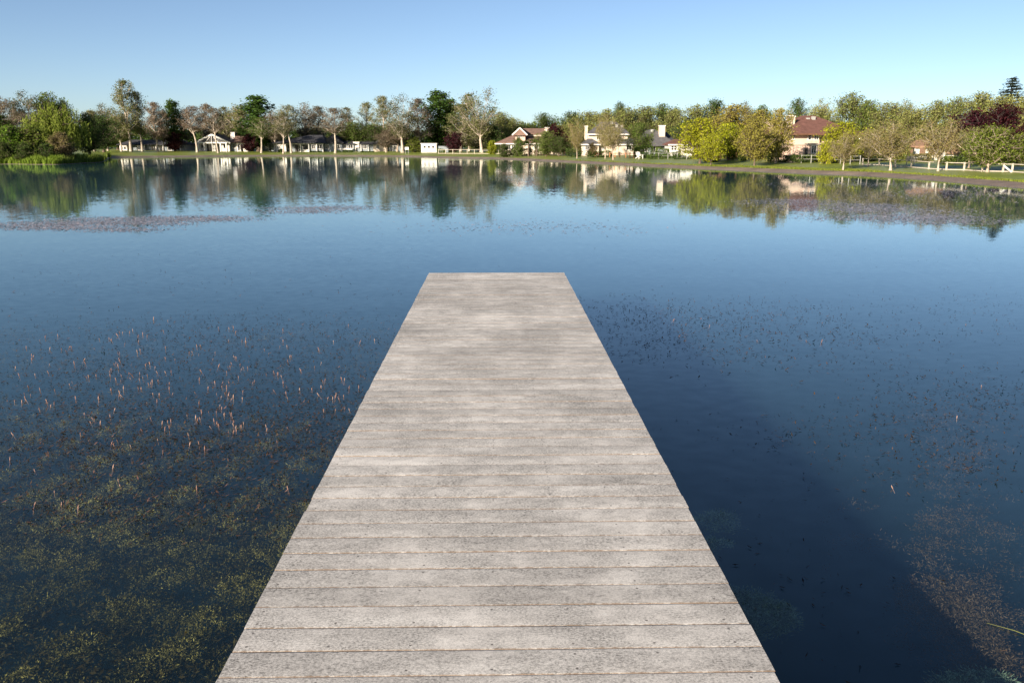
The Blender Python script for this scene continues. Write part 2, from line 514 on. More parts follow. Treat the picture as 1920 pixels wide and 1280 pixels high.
for y in (-6.5, -3.2, 0.4, 4.0, 7.6, 11.2, 14.3):
    for x in (-DW / 2 + 0.22, DW / 2 - 0.22): pile(x, y)

# ------------------------------------------------------------------ trees
class Tubes:
    def __init__(s): s.V = []; s.F = []; s.n = 0
    def add(s, pts, rad, n):
        pts = np.asarray(pts, float); m = len(pts)
        t = np.gradient(pts, axis=0); t /= np.linalg.norm(t, axis=1, keepdims=True) + 1e-9
        ref = np.where(np.abs(t[:, 2:3]) > 0.9, np.array([[1.0, 0, 0]]), np.array([[0, 0, 1.0]]))
        u = np.cross(t, ref); u /= np.linalg.norm(u, axis=1, keepdims=True) + 1e-9
        w = np.cross(t, u)
        a = np.linspace(0, 2 * math.pi, n, endpoint=False)
        ring = pts[:, None, :] + np.asarray(rad)[:, None, None] * (np.cos(a)[None, :, None] * u[:, None, :] + np.sin(a)[None, :, None] * w[:, None, :])
        s.V.append(ring.reshape(-1, 3))
        k = np.arange(m - 1)[:, None] * n; j = np.arange(n)[None, :]; j2 = (j + 1) % n
        f = np.stack([k + j, k + j2, k + n + j2, k + n + j], -1).reshape(-1, 4) + s.n
        s.F.append(f); s.n += m * n
    def mesh(s, name): return quad_mesh(name, np.concatenate(s.V), np.concatenate(s.F), smooth=True)

def leaves(name, C, size, rng, tint, aspect=0.6, up=0.35, jitter=0.6):
    """one small folded-diamond quad for each centre"""
    n = len(C)
    nrm = rng.normal(0, 1, (n, 3)); nrm[:, 2] = np.abs(nrm[:, 2]) + up; nrm /= np.linalg.norm(nrm, axis=1, keepdims=True)
    a = rng.normal(0, 1, (n, 3)); u = np.cross(nrm, a); u /= np.linalg.norm(u, axis=1, keepdims=True) + 1e-9
    w = np.cross(nrm, u)
    s = size * (1 + jitter * rng.uniform(-1, 1, n))[:, None] * 0.5
    fold = nrm * s * 0.25
    V = np.stack([C + u * s, C + w * s * aspect + fold, C - u * s, C - w * s * aspect + fold], 1).reshape(-1, 3)
    F = np.arange(4 * n).reshape(n, 4)
    return quad_mesh(name, V, F, np.repeat(np.clip(tint, 0, 1), 4))

ENV = {
    'round': ([0, .08, .25, .5, .75, .92, 1], [.25, .62, .93, 1, .86, .5, .1]),
    'oval':  ([0, .1, .3, .5, .75, .92, 1], [.3, .6, .9, 1, .72, .38, .08]),
    'tall':  ([0, .1, .3, .55, .8, .93, 1], [.45, .75, 1, .92, .62, .38, .1]),
    'vase':  ([0, .15, .4, .65, .85, 1], [.12, .42, .82, 1, .8, .2]),
    'dome':  ([0, .1, .35, .65, .88, 1], [.85, 1, .97, .8, .5, .12]),
}
def bez(a, b, c, k):
    t = np.linspace(0, 1, k)[:, None]
    return (1 - t)**2 * a + 2 * t * (1 - t) * b + t**2 * c

def gen_tree(seed, H, W, cb, env, nl, ns, nt, tr, trunk_top, lsize, nleaf, sig, rise=0.9, lean=0.0, limb_r=0.32, fork=False, twig_r=0.03, sublen=0.30, inner=0.0):
    """trunk mesh (trunk, limbs, twigs) and crown mesh of a broadleaf tree"""
    rng = np.random.default_rng(seed); T = Tubes()
    ex, er = ENV[env]
    zc = cb * H; hc = H - zc
    # trunk
    k = 9; tz = np.linspace(0, trunk_top * H, k)
    wob = np.cumsum(rng.normal(0, 0.012 * H, (k, 2)), 0) * np.linspace(0, 1, k)[:, None]
    wob[:, 0] += lean * tz
    tp = np.column_stack([wob, tz])
    trd = tr * (1 - 0.80 * np.linspace(0, 1, k)) ; trd[0] *= 1.35
    T.add(tp, trd, 8)
    def trunk_at(z):
        return np.array([np.interp(z, tz, tp[:, 0]), np.interp(z, tz, tp[:, 1]), min(z, tz[-1])]), np.interp(z, tz, trd)
    tips = []; wts = []
    for i in range(nl):
        u = np.clip((i + rng.uniform(0.1, 0.9)) / nl, 0.03, 0.98)
        az = i * 2.39996 + rng.uniform(-0.5, 0.5)
        rad = np.interp(u, ex, er) * W / 2 * rng.uniform(0.55, 0.95)
        top = np.array([math.cos(az) * rad + lean * (zc + u * hc), math.sin(az) * rad, zc + u * hc])
        z0 = min(max(zc * rng.uniform(0.75, 1.0), top[2] - rise * rad - 0.04 * H), trunk_top * H * 0.99)
        s0, r0 = trunk_at(z0)
        ctrl = s0 + (top - s0) * 0.5 + np.array([0, 0, -0.10 * rad if rise > 0.6 else 0.18 * rad]) + rng.normal(0, 0.05 * rad + 0.02, 3)
        lp = bez(s0, ctrl, top, 7); lp[1:-1] += rng.normal(0, 0.018 * rad + 0.01, (5, 3))
        L = np.linalg.norm(top - s0)
        r1 = min(r0 * 0.75, limb_r * tr * (0.5 + 0.5 * L / (0.5 * W)))
        T.add(lp, np.linspace(r1, twig_r * 1.2, 7), 5)
        for j in range(ns):
            q = rng.uniform(0.3, 1.0); a = lp[int(q * 6)]
            d = rng.normal(0, 1, 3); d /= np.linalg.norm(d); out = (top - s0) / (L + 1e-6)
            d = d * 0.9 + out * 0.7 + np.array([0, 0, 0.35]); d /= np.linalg.norm(d)
            sl = sublen * W * rng.uniform(0.5, 1.0) * (1.1 - 0.5 * q)
            e = a + d * sl
            # keep inside the crown
            ue = np.clip((e[2] - zc) / hc, 0, 1); mr = np.interp(ue, ex, er) * W / 2 * 1.02
            hr = np.hypot(e[0] - lean * e[2], e[1])
            if hr > mr: e[:2] *= mr / hr
            e[2] = min(e[2], H)
            sp = bez(a, (a + e) / 2 + rng.normal(0, 0.08 * sl, 3), e, 4)
            T.add(sp, np.linspace(twig_r * 1.3, twig_r * 0.6, 4), 3)
            for m in range(nt):
                b = sp[rng.integers(1, 4)]
                g = b + rng.normal(0, 1, 3) * sl * 0.34 + np.array([0, 0, 0.1 * sl])
                g[2] = min(g[2], H)
                T.add(np.array([b, (b + g) / 2 + rng.normal(0, 0.05 * sl, 3), g]), [twig_r * 0.7, twig_r * 0.55, twig_r * 0.35], 3)
                tips.append(g); tips.append((b + g) / 2)
            tips.append(e)
    tips = np.array(tips)
    if inner > 0:
        tips = np.concatenate([tips, tips[rng.integers(0, len(tips), int(len(tips) * inner))] * np.array([0.6, 0.6, 0.9]) ])
    ct = rng.uniform(0.1, 0.9, len(tips))
    idx = rng.integers(0, len(tips), nleaf)
    C = tips[idx] + rng.normal(0, sig, (nleaf, 3)) * np.array([1, 1, 0.75])
    C[:, 2] = np.maximum(C[:, 2], zc * 0.6)
    tint = ct[idx] * 0.55 + rng.uniform(0, 0.45, nleaf)
    return T.mesh('trunk'), leaves('crown', C, lsize, rng, tint)

def gen_willow(seed, H, W, lsize):
    rng = np.random.default_rng(seed); T = Tubes()
    tp = np.column_stack([rng.normal(0, 0.08, 7).cumsum() * 0.4, rng.normal(0, 0.08, 7).cumsum() * 0.4, np.linspace(0, H * 0.55, 7)])
    T.add(tp, np.linspace(0.5, 0.22, 7), 8)
    C = []; tt = []
    for i in range(34):
        az = i * 2.39996; u = math.sqrt((i + 0.5) / 34)
        rad = u * W / 2 * 0.92
        top = np.array([math.cos(az) * rad, math.sin(az) * rad, H * (0.98 - 0.34 * u**2) + rng.normal(0, 0.35)])
        s0 = tp[rng.integers(3, 7)]
        lp = bez(s0, np.array([top[0] * 0.5, top[1] * 0.5, top[2] + 0.4]), top, 6)
        T.add(lp, np.linspace(0.12, 0.03, 6), 4)
        for j in range(13):
            a = lp[rng.integers(2, 6)] + rng.normal(0, 0.55, 3)
            ln = rng.uniform(0.25, 0.75) * a[2]
            sh = rng.uniform(0.1, 0.9); m = int(12 + ln * 4.5)
            t = np.linspace(0, 1, m)
            dx = rng.normal(0, 0.25, 2)
            s = np.column_stack([a[0] + dx[0] * t, a[1] + dx[1] * t, a[2] - ln * t])
            s += rng.normal(0, 0.10, s.shape)
            C.append(s); tt.append(sh * 0.6 + rng.uniform(0, 0.4, m))
    C = np.concatenate(C); tint = np.concatenate(tt)
    n = len(C)
    u = np.column_stack([rng.normal(0, 0.25, n), rng.normal(0, 0.25, n), -np.ones(n)]); u /= np.linalg.norm(u, axis=1, keepdims=True)
    a = rng.normal(0, 1, (n, 3)); w = np.cross(u, a); w /= np.linalg.norm(w, axis=1, keepdims=True)
    s = lsize * rng.uniform(0.7, 1.3, n)[:, None] * 0.5
    V = np.stack([C + u * s * 1.5, C + w * s * 0.45, C - u * s * 1.5, C - w * s * 0.45], 1).reshape(-1, 3)
    return T.mesh('trunk'), quad_mesh('crown', V, np.arange(4 * n).reshape(n, 4), np.repeat(tint, 4))

def gen_conifer(seed, H, W):
    rng = np.random.default_rng(seed); T = Tubes()
    T.add(np.column_stack([np.zeros(8), np.zeros(8), np.linspace(0, H, 8)]), np.linspace(0.35, 0.03, 8), 7)
    C = []
    z = H * 0.12
    while z < H * 0.985:
        fr = 1 - z / H
        nb = 6
        for k in range(nb):
            az = rng.uniform(0, 6.28); L = W / 2 * (fr**0.85) * rng.uniform(0.75, 1.08) + 0.15
            e = np.array([math.cos(az) * L, math.sin(az) * L, z - 0.12 * L + 0.22 * L * rng.uniform(0, 1)])
            a = np.array([0, 0, z]); mid = (a + e) / 2 + np.array([0, 0, -0.10 * L])
            lp = bez(a, mid, e, 5)
            T.add(lp, np.linspace(0.06, 0.015, 5), 3)
            m = int(16 + 30 * L)
            t = rng.uniform(0.15, 1.0, m)[:, None]
            q = (1 - t)**2 * a + 2 * t * (1 - t) * mid + t**2 * e
            q += rng.normal(0, 1, q.shape) * np.array([0.16, 0.16, 0.10]) * (0.5 + t)
            C.append(q)
        z += H * 0.045 * (0.7 + 0.6 * fr)
    C = np.concatenate(C)
    return T.mesh('trunk'), leaves('crown', C, 0.30, rng, rng.uniform(0, 1, len(C)), aspect=0.4)

def gen_palm(seed, H):
    rng = np.random.default_rng(seed); T = Tubes()
    T.add(np.column_stack([np.zeros(6), np.zeros(6), np.linspace(0, H, 6)]), np.linspace(0.16, 0.12, 6), 7)
    C = []
    for k in range(22):
        az = rng.uniform(0, 6.28); el = rng.uniform(-0.2, 1.1); L = rng.uniform(1.2, 1.7)
        a = np.array([0, 0, H]); d = np.array([math.cos(az) * math.cos(el), math.sin(az) * math.cos(el), math.sin(el)])
        e = a + d * L + np.array([0, 0, -0.6])
        lp = bez(a, a + d * L * 0.7, e, 5); T.add(lp, np.linspace(0.03, 0.01, 5), 3)
        t = np.linspace(0.2, 1, 26)[:, None]
        q = (1 - t)**2 * a + 2 * t * (1 - t) * (a + d * L * 0.7) + t**2 * e
        C.append(q + rng.normal(0, 0.09, q.shape))
    C = np.concatenate(C)
    return T.mesh('trunk'), leaves('crown', C, 0.30, rng, rng.uniform(0, 1, len(C)), aspect=0.25)

LM = {
    'sycamore': leafmat('sycamore_leaf', [(0.15, 0.11, 0.075), (0.13, 0.125, 0.055), (0.10, 0.12, 0.04), (0.19, 0.165, 0.09)]),
    'pinkish': leafmat('sycamore_seed_leaf', [(0.16, 0.115, 0.085), (0.20, 0.145, 0.11), (0.14, 0.125, 0.065), (0.21, 0.17, 0.115)]),
    'syc_green': leafmat('sycamore_green_leaf', [(0.10, 0.12, 0.04), (0.14, 0.165, 0.05), (0.20, 0.185, 0.08), (0.235, 0.235, 0.10)]),
    'poplar': leafmat('dark_poplar_leaf', [(0.055, 0.10, 0.02), (0.09, 0.15, 0.03), (0.14, 0.20, 0.045)]),
    'midgreen': leafmat('mid_green_leaf', [(0.07, 0.11, 0.022), (0.115, 0.165, 0.035), (0.17, 0.215, 0.055)]),
    'oak': leafmat('olive_oak_leaf', [(0.12, 0.145, 0.032), (0.20, 0.225, 0.06), (0.28, 0.29, 0.095), (0.32, 0.31, 0.12)]),
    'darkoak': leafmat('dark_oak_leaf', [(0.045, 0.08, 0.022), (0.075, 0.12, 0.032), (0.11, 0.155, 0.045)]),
    'lime': leafmat('lime_leaf', [(0.21, 0.25, 0.016), (0.32, 0.345, 0.022), (0.42, 0.42, 0.04)]),
    'gold': leafmat('gold_olive_leaf', [(0.19, 0.17, 0.032), (0.27, 0.24, 0.05), (0.34, 0.30, 0.075)]),
    'tan': leafmat('tan_leaf', [(0.19, 0.155, 0.06), (0.25, 0.21, 0.08), (0.21, 0.225, 0.065)]),
    'maple': leafmat('maple_green_leaf', [(0.10, 0.14, 0.02), (0.16, 0.20, 0.03), (0.21, 0.235, 0.05)]),
    'plum': leafmat('plum_leaf', [(0.022, 0.007, 0.010), (0.045, 0.013, 0.017), (0.075, 0.023, 0.026)]),
    'willow': leafmat('willow_leaf', [(0.085, 0.125, 0.018), (0.155, 0.20, 0.035), (0.25, 0.28, 0.07)]),
    'shrub': leafmat('bright_shrub_leaf', [(0.10, 0.16, 0.018), (0.16, 0.24, 0.03), (0.24, 0.31, 0.06)]),
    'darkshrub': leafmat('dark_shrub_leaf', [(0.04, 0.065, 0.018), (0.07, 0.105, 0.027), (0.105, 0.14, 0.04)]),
    'tanshrub': leafmat('tan_shrub_leaf', [(0.10, 0.10, 0.03), (0.19, 0.15, 0.065), (0.25, 0.20, 0.10)]),
    'conifer': leafmat('conifer_leaf', [(0.022, 0.032, 0.024), (0.04, 0.055, 0.04), (0.06, 0.075, 0.05)], trans=0.15),
    'palm': leafmat('palm_leaf', [(0.06, 0.09, 0.02), (0.11, 0.14, 0.035)]),
}
BK = {
    'pale': plain('pale_bark', (0.40, 0.33, 0.26), 0.9, var=0.35, scale=1.6),
    'tan': plain('tan_bark', (0.36, 0.28, 0.21), 0.9, var=0.3, scale=2.5),
    'brown': plain('brown_bark', (0.11, 0.08, 0.06), 0.95, var=0.3, scale=3),
    'dark': plain('dark_bark', (0.06, 0.045, 0.04), 0.95, var=0.3, scale=3),
}
PROTO = {}
def proto(name, meshes, H, W): PROTO[name] = (meshes[0], meshes[1], H, W)
for i in range(4):
    proto('syc%d' % i, gen_tree(100 + i, 18, 9.5, 0.30, 'tall', 20, 7, 4, 0.34, 0.93, 0.29, 7500, 0.36, rise=0.75, lean=[0, .05, -.06, .02][i], limb_r=0.42, twig_r=0.022), 18, 9.5)
proto('sycfork', gen_tree(131, 18, 12, 0.28, 'vase', 16, 8, 4, 0.42, 0.42, 0.28, 7000, 0.42, rise=1.25, lean=-0.04, limb_r=0.55, twig_r=0.024), 18, 12)
for i in range(2):
    proto('thin%d' % i, gen_tree(140 + i, 14, 9, 0.28, 'vase', 18, 8, 5, 0.26, 0.6, 0.25, 7500, 0.38, rise=1.0, limb_r=0.42, twig_r=0.022), 14, 9)
for i in range(3):
    proto('high%d' % i, gen_tree(240 + i, 18, 10, 0.50, 'oval', 16, 8, 4, 0.30, 0.86, 0.28, 5200, 0.36, rise=0.9, lean=[0, .07, -.05][i], limb_r=0.45, twig_r=0.022), 18, 10)
for i in range(2):
    proto('pop%d' % i, gen_tree(150 + i, 17, 7, 0.14, 'oval', 24, 9, 4, 0.34, 0.9, 0.42, 7500, 0.40, rise=0.9, inner=0.4), 17, 7)
for i in range(4):
    proto('oak%d' % i, gen_tree(160 + i, 12, 12, 0.16, 'round', 24, 9, 4, 0.40, 0.6, 0.33, 11000, 0.40, rise=0.8, inner=0.5), 12, 12)
for i in range(3):
    proto('lime%d' % i, gen_tree(170 + i, 7.5, 7.5, 0.20, 'round', 22, 8, 3, 0.17, 0.6, 0.23, 9500, 0.27, rise=0.8, inner=0.4, limb_r=0.4), 7.5, 7.5)
for i in range(4):
    proto('vase%d' % i, gen_tree(180 + i, 6, 6.5, 0.30, 'vase', 13, 8, 5, 0.15, 0.36, 0.13, 8500, 0.26, rise=0.85, limb_r=0.55, twig_r=0.010), 6, 6.5)
for i in range(2):
    proto('plum%d' % i, gen_tree(190 + i, 5.5, 5.5, 0.16, 'round', 20, 8, 3, 0.13, 0.6, 0.26, 5500, 0.20, inner=0.6), 5.5, 5.5)
for i in range(3):
    proto('shrub%d' % i, gen_tree(200 + i, 4.0, 4.2, 0.02, 'dome', 20, 8, 3, 0.08, 0.6, 0.20, 5500, 0.16, inner=0.5, rise=0.5), 4.0, 4.2)
proto('willow', gen_willow(210, 12, 12, 0.30), 12, 12)
proto('conifer', gen_conifer(220, 17, 9), 17, 9)
proto('palm', gen_palm(230, 2.6), 4.0, 3.0)

WIDE = {'oak': 1.5, 'pal': 1.0, 'con': 1.0, 'wil': 1.1, 'shr': 1.2, 'vas': 1.1, 'lim': 1.3, 'plu': 1.3, 'pop': 1.6}
def tree(kind, leaf, bark, px, Y, top, wpx, name, label, cat='tree', group=None, rz=None, zoff=0.0):
    tm, cm, H, W = PROTO[kind]
    base = P(px, 285, Y); z0 = zt(base.x, base.y) + zoff
    ht = P(px, top, Y).z - z0
    wd = (P(px + wpx / 2, 270, Y).x - P(px - wpx / 2, 270, Y).x) * WIDE.get(kind[:3], 1.25)
    r = bpy.data.objects.new(name, None); COL.objects.link(r)
    r.location = (base.x, base.y, z0 - 0.05)
    r.rotation_euler = (0, 0, random.uniform(0, 6.28) if rz is None else rz)
    r.scale = (wd / W, wd / W, ht / H)
    tag(r, label, cat, group)
    for n, me, m in (('trunk', tm, BK[bark]), ('crown', cm, LM[leaf])):
        o = bpy.data.objects.new(n, me); COL.objects.link(o); o.parent = r
        if not me.materials: me.materials.append(m)
        o.material_slots[0].link = 'OBJECT'; o.material_slots[0].material = m
    return r

FAR = 'trees along the far left shore'
RB = 'trees behind the houses on the right'
T_ = [
 # --- the near point on the left
 ('willow', 'willow', 'brown', 112, 150, 194, 118, 'willow_tree', 'weeping willow with hanging green strands on the left point'),
 ('shrub0', 'shrub', 'brown', 22, 139, 236, 56, 'green_shrub', 'upright bright green shrub at the left edge of the picture'),
 ('shrub1', 'willow', 'brown', 66, 141, 236, 62, 'green_shrub', 'feathery yellow-green shrub between the bright shrub and the tan shrub'),
 ('shrub2', 'tanshrub', 'brown', 116, 139, 249, 50, 'tan_shrub', 'round shrub with tan twig tips at the end of the left point'),
 ('shrub0', 'darkshrub', 'brown', 46, 135, 268, 34, 'green_shrub', 'low dark green shrub close to the water on the left point'),
 ('shrub2', 'darkshrub', 'brown', 88, 136, 270, 36, 'green_shrub', 'low olive shrub beside the tan shrub on the left point'),
 ('shrub1', 'darkshrub', 'brown', 8, 136, 266, 34, 'green_shrub', 'dark low shrub cut by the left picture edge'),
 ('pop1', 'darkshrub', 'brown', 4, 152, 218, 48, 'dark_tree', 'dark tree at the left edge behind the bright green shrub'),
 ('thin0', 'pinkish', 'tan', 12, 175, 180, 70, 'bare_tree', 'brownish twiggy tree highest at the left picture edge'),
 ('thin1', 'sycamore', 'tan', 58, 178, 173, 62, 'bare_tree', 'grey-green twiggy tree left of the willow'),
 ('thin0', 'pinkish', 'tan', 40, 165, 205, 60, 'bare_tree', 'low pinkish twiggy tree above the feathery shrub'),
 ('oak0', 'midgreen', 'brown', 100, 182, 176, 60, 'green_tree', 'green flat-topped tree rising behind the willow'),
 ('oak1', 'darkoak', 'brown', 126, 186, 188, 40, 'green_tree', 'dark green treetop just right above the willow'),
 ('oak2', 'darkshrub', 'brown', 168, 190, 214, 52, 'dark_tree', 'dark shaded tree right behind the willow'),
 ('oak3', 'darkoak', 'brown', 195, 225, 216, 50, 'olive_tree', 'dark olive tree between the willow and the tall sycamore'),
 ('syc3', 'syc_green', 'pale', 178, 240, 208, 46, 'sycamore_tree', 'low olive sycamore right of the willow'),
 ('thin1', 'sycamore', 'pale', 203, 245, 196, 50, 'sycamore_tree', 'thin grey sycamore left of the tallest sycamore'),
 # --- far shore, from the left
 ('syc0', 'syc_green', 'pale', 246, 238, 153, 58, 'sycamore_tree', 'tallest sycamore on the far left shore with pale trunk'),
 ('syc1', 'syc_green', 'pale', 267, 240, 174, 40, 'sycamore_tree', 'sycamore pressed against the right of the tallest one'),
 ('thin0', 'syc_green', 'pale', 228, 237, 208, 48, 'sycamore_tree', 'short sycamore leaning left of the tallest one'),
 ('oak1', 'midgreen', 'brown', 222, 262, 222, 56, 'olive_tree', 'rounded olive tree under the tallest sycamore'),
 ('syc2', 'pinkish', 'pale', 296, 236, 193, 44, 'sycamore_tree', 'pale crooked sycamore between the tallest one and the dark poplar'),
 ('thin1', 'sycamore', 'pale', 308, 246, 200, 38, 'sycamore_tree', 'thin pinkish sycamore just left of the dark poplar'),
 ('pop0', 'poplar', 'brown', 329, 252, 189, 30, 'poplar_tree', 'narrow dark green poplar left of the white gabled house'),
 ('plum0', 'plum', 'dark', 328, 240, 250, 36, 'plum_tree', 'purple plum tree under the narrow dark poplar'),
 ('thin0', 'sycamore', 'pale', 350, 255, 204, 50, 'sycamore_tree', 'brown twiggy sycamore between dark poplar and white gabled house'),
 ('high0', 'pinkish', 'pale', 370, 236, 200, 56, 'sycamore_tree', 'pale trunked sycamore at the left corner of the white gabled house'),
 ('syc3', 'pinkish', 'pale', 392, 262, 196, 44, 'sycamore_tree', 'pinkish sycamore rising behind the gable peak'),
 ('high2', 'pinkish', 'pale', 409, 233, 204, 44, 'sycamore_tree', 'leaning white sycamore in front of the gabled house'),
 ('oak2', 'darkoak', 'brown', 424, 272, 214, 44, 'green_tree', 'dark green tree behind the white chimney'),
 ('syc0', 'sycamore', 'pale', 424, 268, 202, 40, 'sycamore_tree', 'thin sycamore above the white chimney'),
 ('oak3', 'syc_green', 'pale', 455, 258, 198, 54, 'olive_tree', 'olive sycamore left of the broad dark poplar'),
 ('pop1', 'poplar', 'brown', 486, 250, 182, 58, 'poplar_tree', 'broad dark green poplar between the two white houses'),
 ('high1', 'midgreen', 'pale', 490, 237, 222, 50, 'sycamore_tree', 'green sycamore with white trunk in front of the broad poplar'),
 ('plum1', 'plum', 'dark', 468, 239, 253, 30, 'plum_tree', 'purple plum tree beside the broad dark poplar'),
 ('thin0', 'pinkish', 'pale', 518, 246, 208, 46, 'sycamore_tree', 'twiggy sycamore just right of the broad dark poplar'),
 ('high1', 'sycamore', 'pale', 531, 234, 213, 42, 'sycamore_tree', 'white trunked sycamore before the left end of the porch house'),
 ('high0', 'syc_green', 'pale', 546, 237, 198, 50, 'sycamore_tree', 'olive sycamore standing before the porch house entrance'),
 ('thin1', 'pinkish', 'pale', 574, 262, 194, 56, 'sycamore_tree', 'pinkish twiggy sycamore behind the dark porch roof'),
 ('syc2', 'pinkish', 'pale', 596, 268, 200, 44, 'sycamore_tree', 'pinkish sycamore behind the middle of the dark roof'),
 ('oak0', 'midgreen', 'brown', 590, 285, 238, 64, 'green_tree', 'low green tree peeping over the dark roof'),
 ('high2', 'pinkish', 'pale', 629, 235, 204, 62, 'sycamore_tree', 'bare pink sycamore with white trunk before the grey gable'),
 ('syc0', 'sycamore', 'pale', 652, 262, 203, 40, 'sycamore_tree', 'thin twiggy sycamore right of the dark roofed house'),
 ('oak2', 'midgreen', 'brown', 662, 255, 230, 60, 'green_tree', 'round mid green tree above the low grey house'),
 ('oak1', 'darkoak', 'brown', 698, 255, 234, 56, 'green_tree', 'dark green tree above the cream gable'),
 ('syc3', 'syc_green', 'pale', 691, 268, 193, 36, 'sycamore_tree', 'slim green sycamore behind the dark green tree'),
 ('syc1', 'syc_green', 'pale', 717, 258, 182, 46, 'sycamore_tree', 'tall green sycamore left of the forked white sycamore'),
 ('thin1', 'pinkish', 'tan', 724, 238, 246, 44, 'bare_tree', 'small bare brown tree before the cream gable'),
 ('sycfork', 'sycamore', 'pale', 755, 234, 177, 76, 'sycamore_tree', 'big white sycamore forking low beside the white shed', 0.4),
 ('syc2', 'pinkish', 'pale', 789, 240, 186, 46, 'sycamore_tree', 'crooked white sycamore behind the white shed'),
 ('thin0', 'pinkish', 'tan', 745, 246, 228, 56, 'bare_tree', 'low pinkish bare tree under the forked sycamore'),
 ('shrub0', 'maple', 'brown', 777, 236, 258, 34, 'lime_shrub', 'bright green small tree left of the white shed'),
 ('pop0', 'poplar', 'brown', 822, 246, 172, 48, 'poplar_tree', 'tall dark green poplar behind the white shed'),
 ('pop1', 'poplar', 'brown', 843, 256, 188, 40, 'poplar_tree', 'second dark poplar right of the tall one'),
 ('syc3', 'syc_green', 'pale', 864, 240, 196, 52, 'sycamore_tree', 'olive sycamore with thin pale trunk behind the plum tree'),
 ('plum0', 'plum', 'dark', 852, 226, 249, 38, 'plum_tree', 'round purple plum tree behind the fence, right of the shed'),
 ('sycfork', 'syc_green', 'pale', 903, 228, 165, 78, 'sycamore_tree', 'tall olive sycamore with spreading limbs left of the brown roofed house', 1.2),
 ('syc0', 'syc_green', 'pale', 880, 244, 178, 46, 'sycamore_tree', 'grey-green sycamore between the plum tree and the tall olive one'),
 ('oak3', 'syc_green', 'pale', 900, 236, 225, 84, 'olive_tree', 'broad olive tree filling the foot of the tall olive sycamore'),
 ('oak0', 'oak', 'brown', 940, 245, 212, 46, 'olive_tree', 'olive treetop left of the brown roof'),
 ('oak2', 'darkoak', 'brown', 925, 232, 236, 44, 'green_tree', 'dark green tree touching the left end of the brown roof'),
 ('oak1', 'oak', 'brown', 962, 255, 222, 40, 'olive_tree', 'small olive tree just behind the dormer peak'),
 # --- behind the houses, middle
 ('oak3', 'darkoak', 'brown', 985, 268, 234, 44, 'green_tree', 'dark treetop low over the brown ridge', RB),
 ('oak0', 'darkoak', 'brown', 1020, 250, 213, 48, 'green_tree', 'dark green treetop above the brown roofed house chimney', RB),
 ('oak2', 'darkoak', 'brown', 1070, 245, 211, 50, 'green_tree', 'dark green treetop between the brown and the grey roofs', RB),
 ('oak1', 'oak', 'brown', 1056, 215, 234, 50, 'olive_tree', 'light olive tree right of the purple tree', RB),
 ('oak3', 'oak', 'brown', 1100, 228, 210, 60, 'olive_tree', 'olive tree behind the left chimney of the grey roof', RB),
 ('oak0', 'oak', 'brown', 1135, 222, 206, 60, 'olive_tree', 'olive tree directly behind the grey hip roof', RB),
 ('oak2', 'darkoak', 'brown', 1160, 245, 194, 34, 'green_tree', 'dark green tip standing above the grey hip roof', RB),
 ('oak1', 'oak', 'brown', 1172, 218, 204, 62, 'olive_tree', 'olive tree right of the grey hip roof top', RB),
 ('oak3', 'oak', 'brown', 1208, 220, 200, 60, 'olive_tree', 'olive tree above the round green tree', RB),
 ('oak0', 'midgreen', 'brown', 1240, 226, 196, 56, 'olive_tree', 'olive tree directly above the right chimney of the grey roof', RB),
 ('oak2', 'oak', 'brown', 1262, 212, 206, 60, 'olive_tree', 'olive tree right of the right chimney of the grey roof', RB),
 ('oak1', 'oak', 'brown', 1300, 215, 199, 62, 'olive_tree', 'olive tree behind the leftmost lime tree', RB),
 ('oak3', 'darkoak', 'brown', 1337, 216, 187, 48, 'green_tree', 'dark green treetop above the lime trees', RB),
 ('oak1', 'darkoak', 'brown', 1285, 196, 232, 50, 'green_tree', 'dark low tree between the right chimney and the lime trees', RB),
 ('thin0', 'syc_green', 'tan', 1390, 225, 192, 40, 'thin_tree', 'thin leafy treetop over the gold-green trees', RB),
 ('oak0', 'midgreen', 'brown', 1425, 212, 199, 44, 'green_tree', 'small dark treetop left of the pink house chimney', RB),
 ('oak2', 'darkoak', 'brown', 1490, 205, 187, 36, 'green_tree', 'dark treetop right above the pink house chimney', RB),
 ('thin1', 'oak', 'tan', 1535, 205, 186, 42, 'thin_tree', 'thin olive treetop left above the red roof', RB),
 ('oak3', 'oak', 'brown', 1532, 170, 204, 56, 'olive_tree', 'olive tree behind the left slope of the red roof', RB),
 ('oak1', 'oak', 'brown', 1585, 175, 177, 66, 'olive_tree', 'high olive tree behind the top of the red roof', RB),
 ('oak0', 'midgreen', 'brown', 1622, 172, 190, 60, 'olive_tree', 'green olive tree right above the end of the red roof', RB),
 ('oak2', 'oak', 'brown', 1660, 168, 194, 62, 'olive_tree', 'olive tree above the widest tan bank tree', RB),
 ('thin0', 'oak', 'tan', 1690, 185, 188, 46, 'thin_tree', 'thin olive treetop right of the widest tan bank tree', RB),
 ('oak3', 'oak', 'brown', 1705, 155, 205, 66, 'olive_tree', 'olive tree over the garden pavilion roof', RB),
 ('oak0', 'oak', 'brown', 1748, 160, 190, 62, 'olive_tree', 'olive tree left of the big purple tree', RB),
 ('oak1', 'oak', 'brown', 1790, 168, 184, 66, 'olive_tree', 'high olive tree left of the conifer', RB),
 ('oak2', 'oak', 'brown', 1828, 158, 176, 76, 'olive_tree', 'high olive tree over the big purple tree', RB),
 ('oak3', 'oak', 'brown', 1872, 152, 180, 70, 'olive_tree', 'olive tree at the foot of the conifer', RB),
 ('oak1', 'oak', 'brown', 1914, 150, 186, 66, 'olive_tree', 'olive tree at the right picture edge', RB),
 ('conifer', 'conifer', 'dark', 1881, 175, 145, 150, 'conifer_tree', 'dark conifer with open tiers rising at the upper right'),
 # --- gardens of the middle
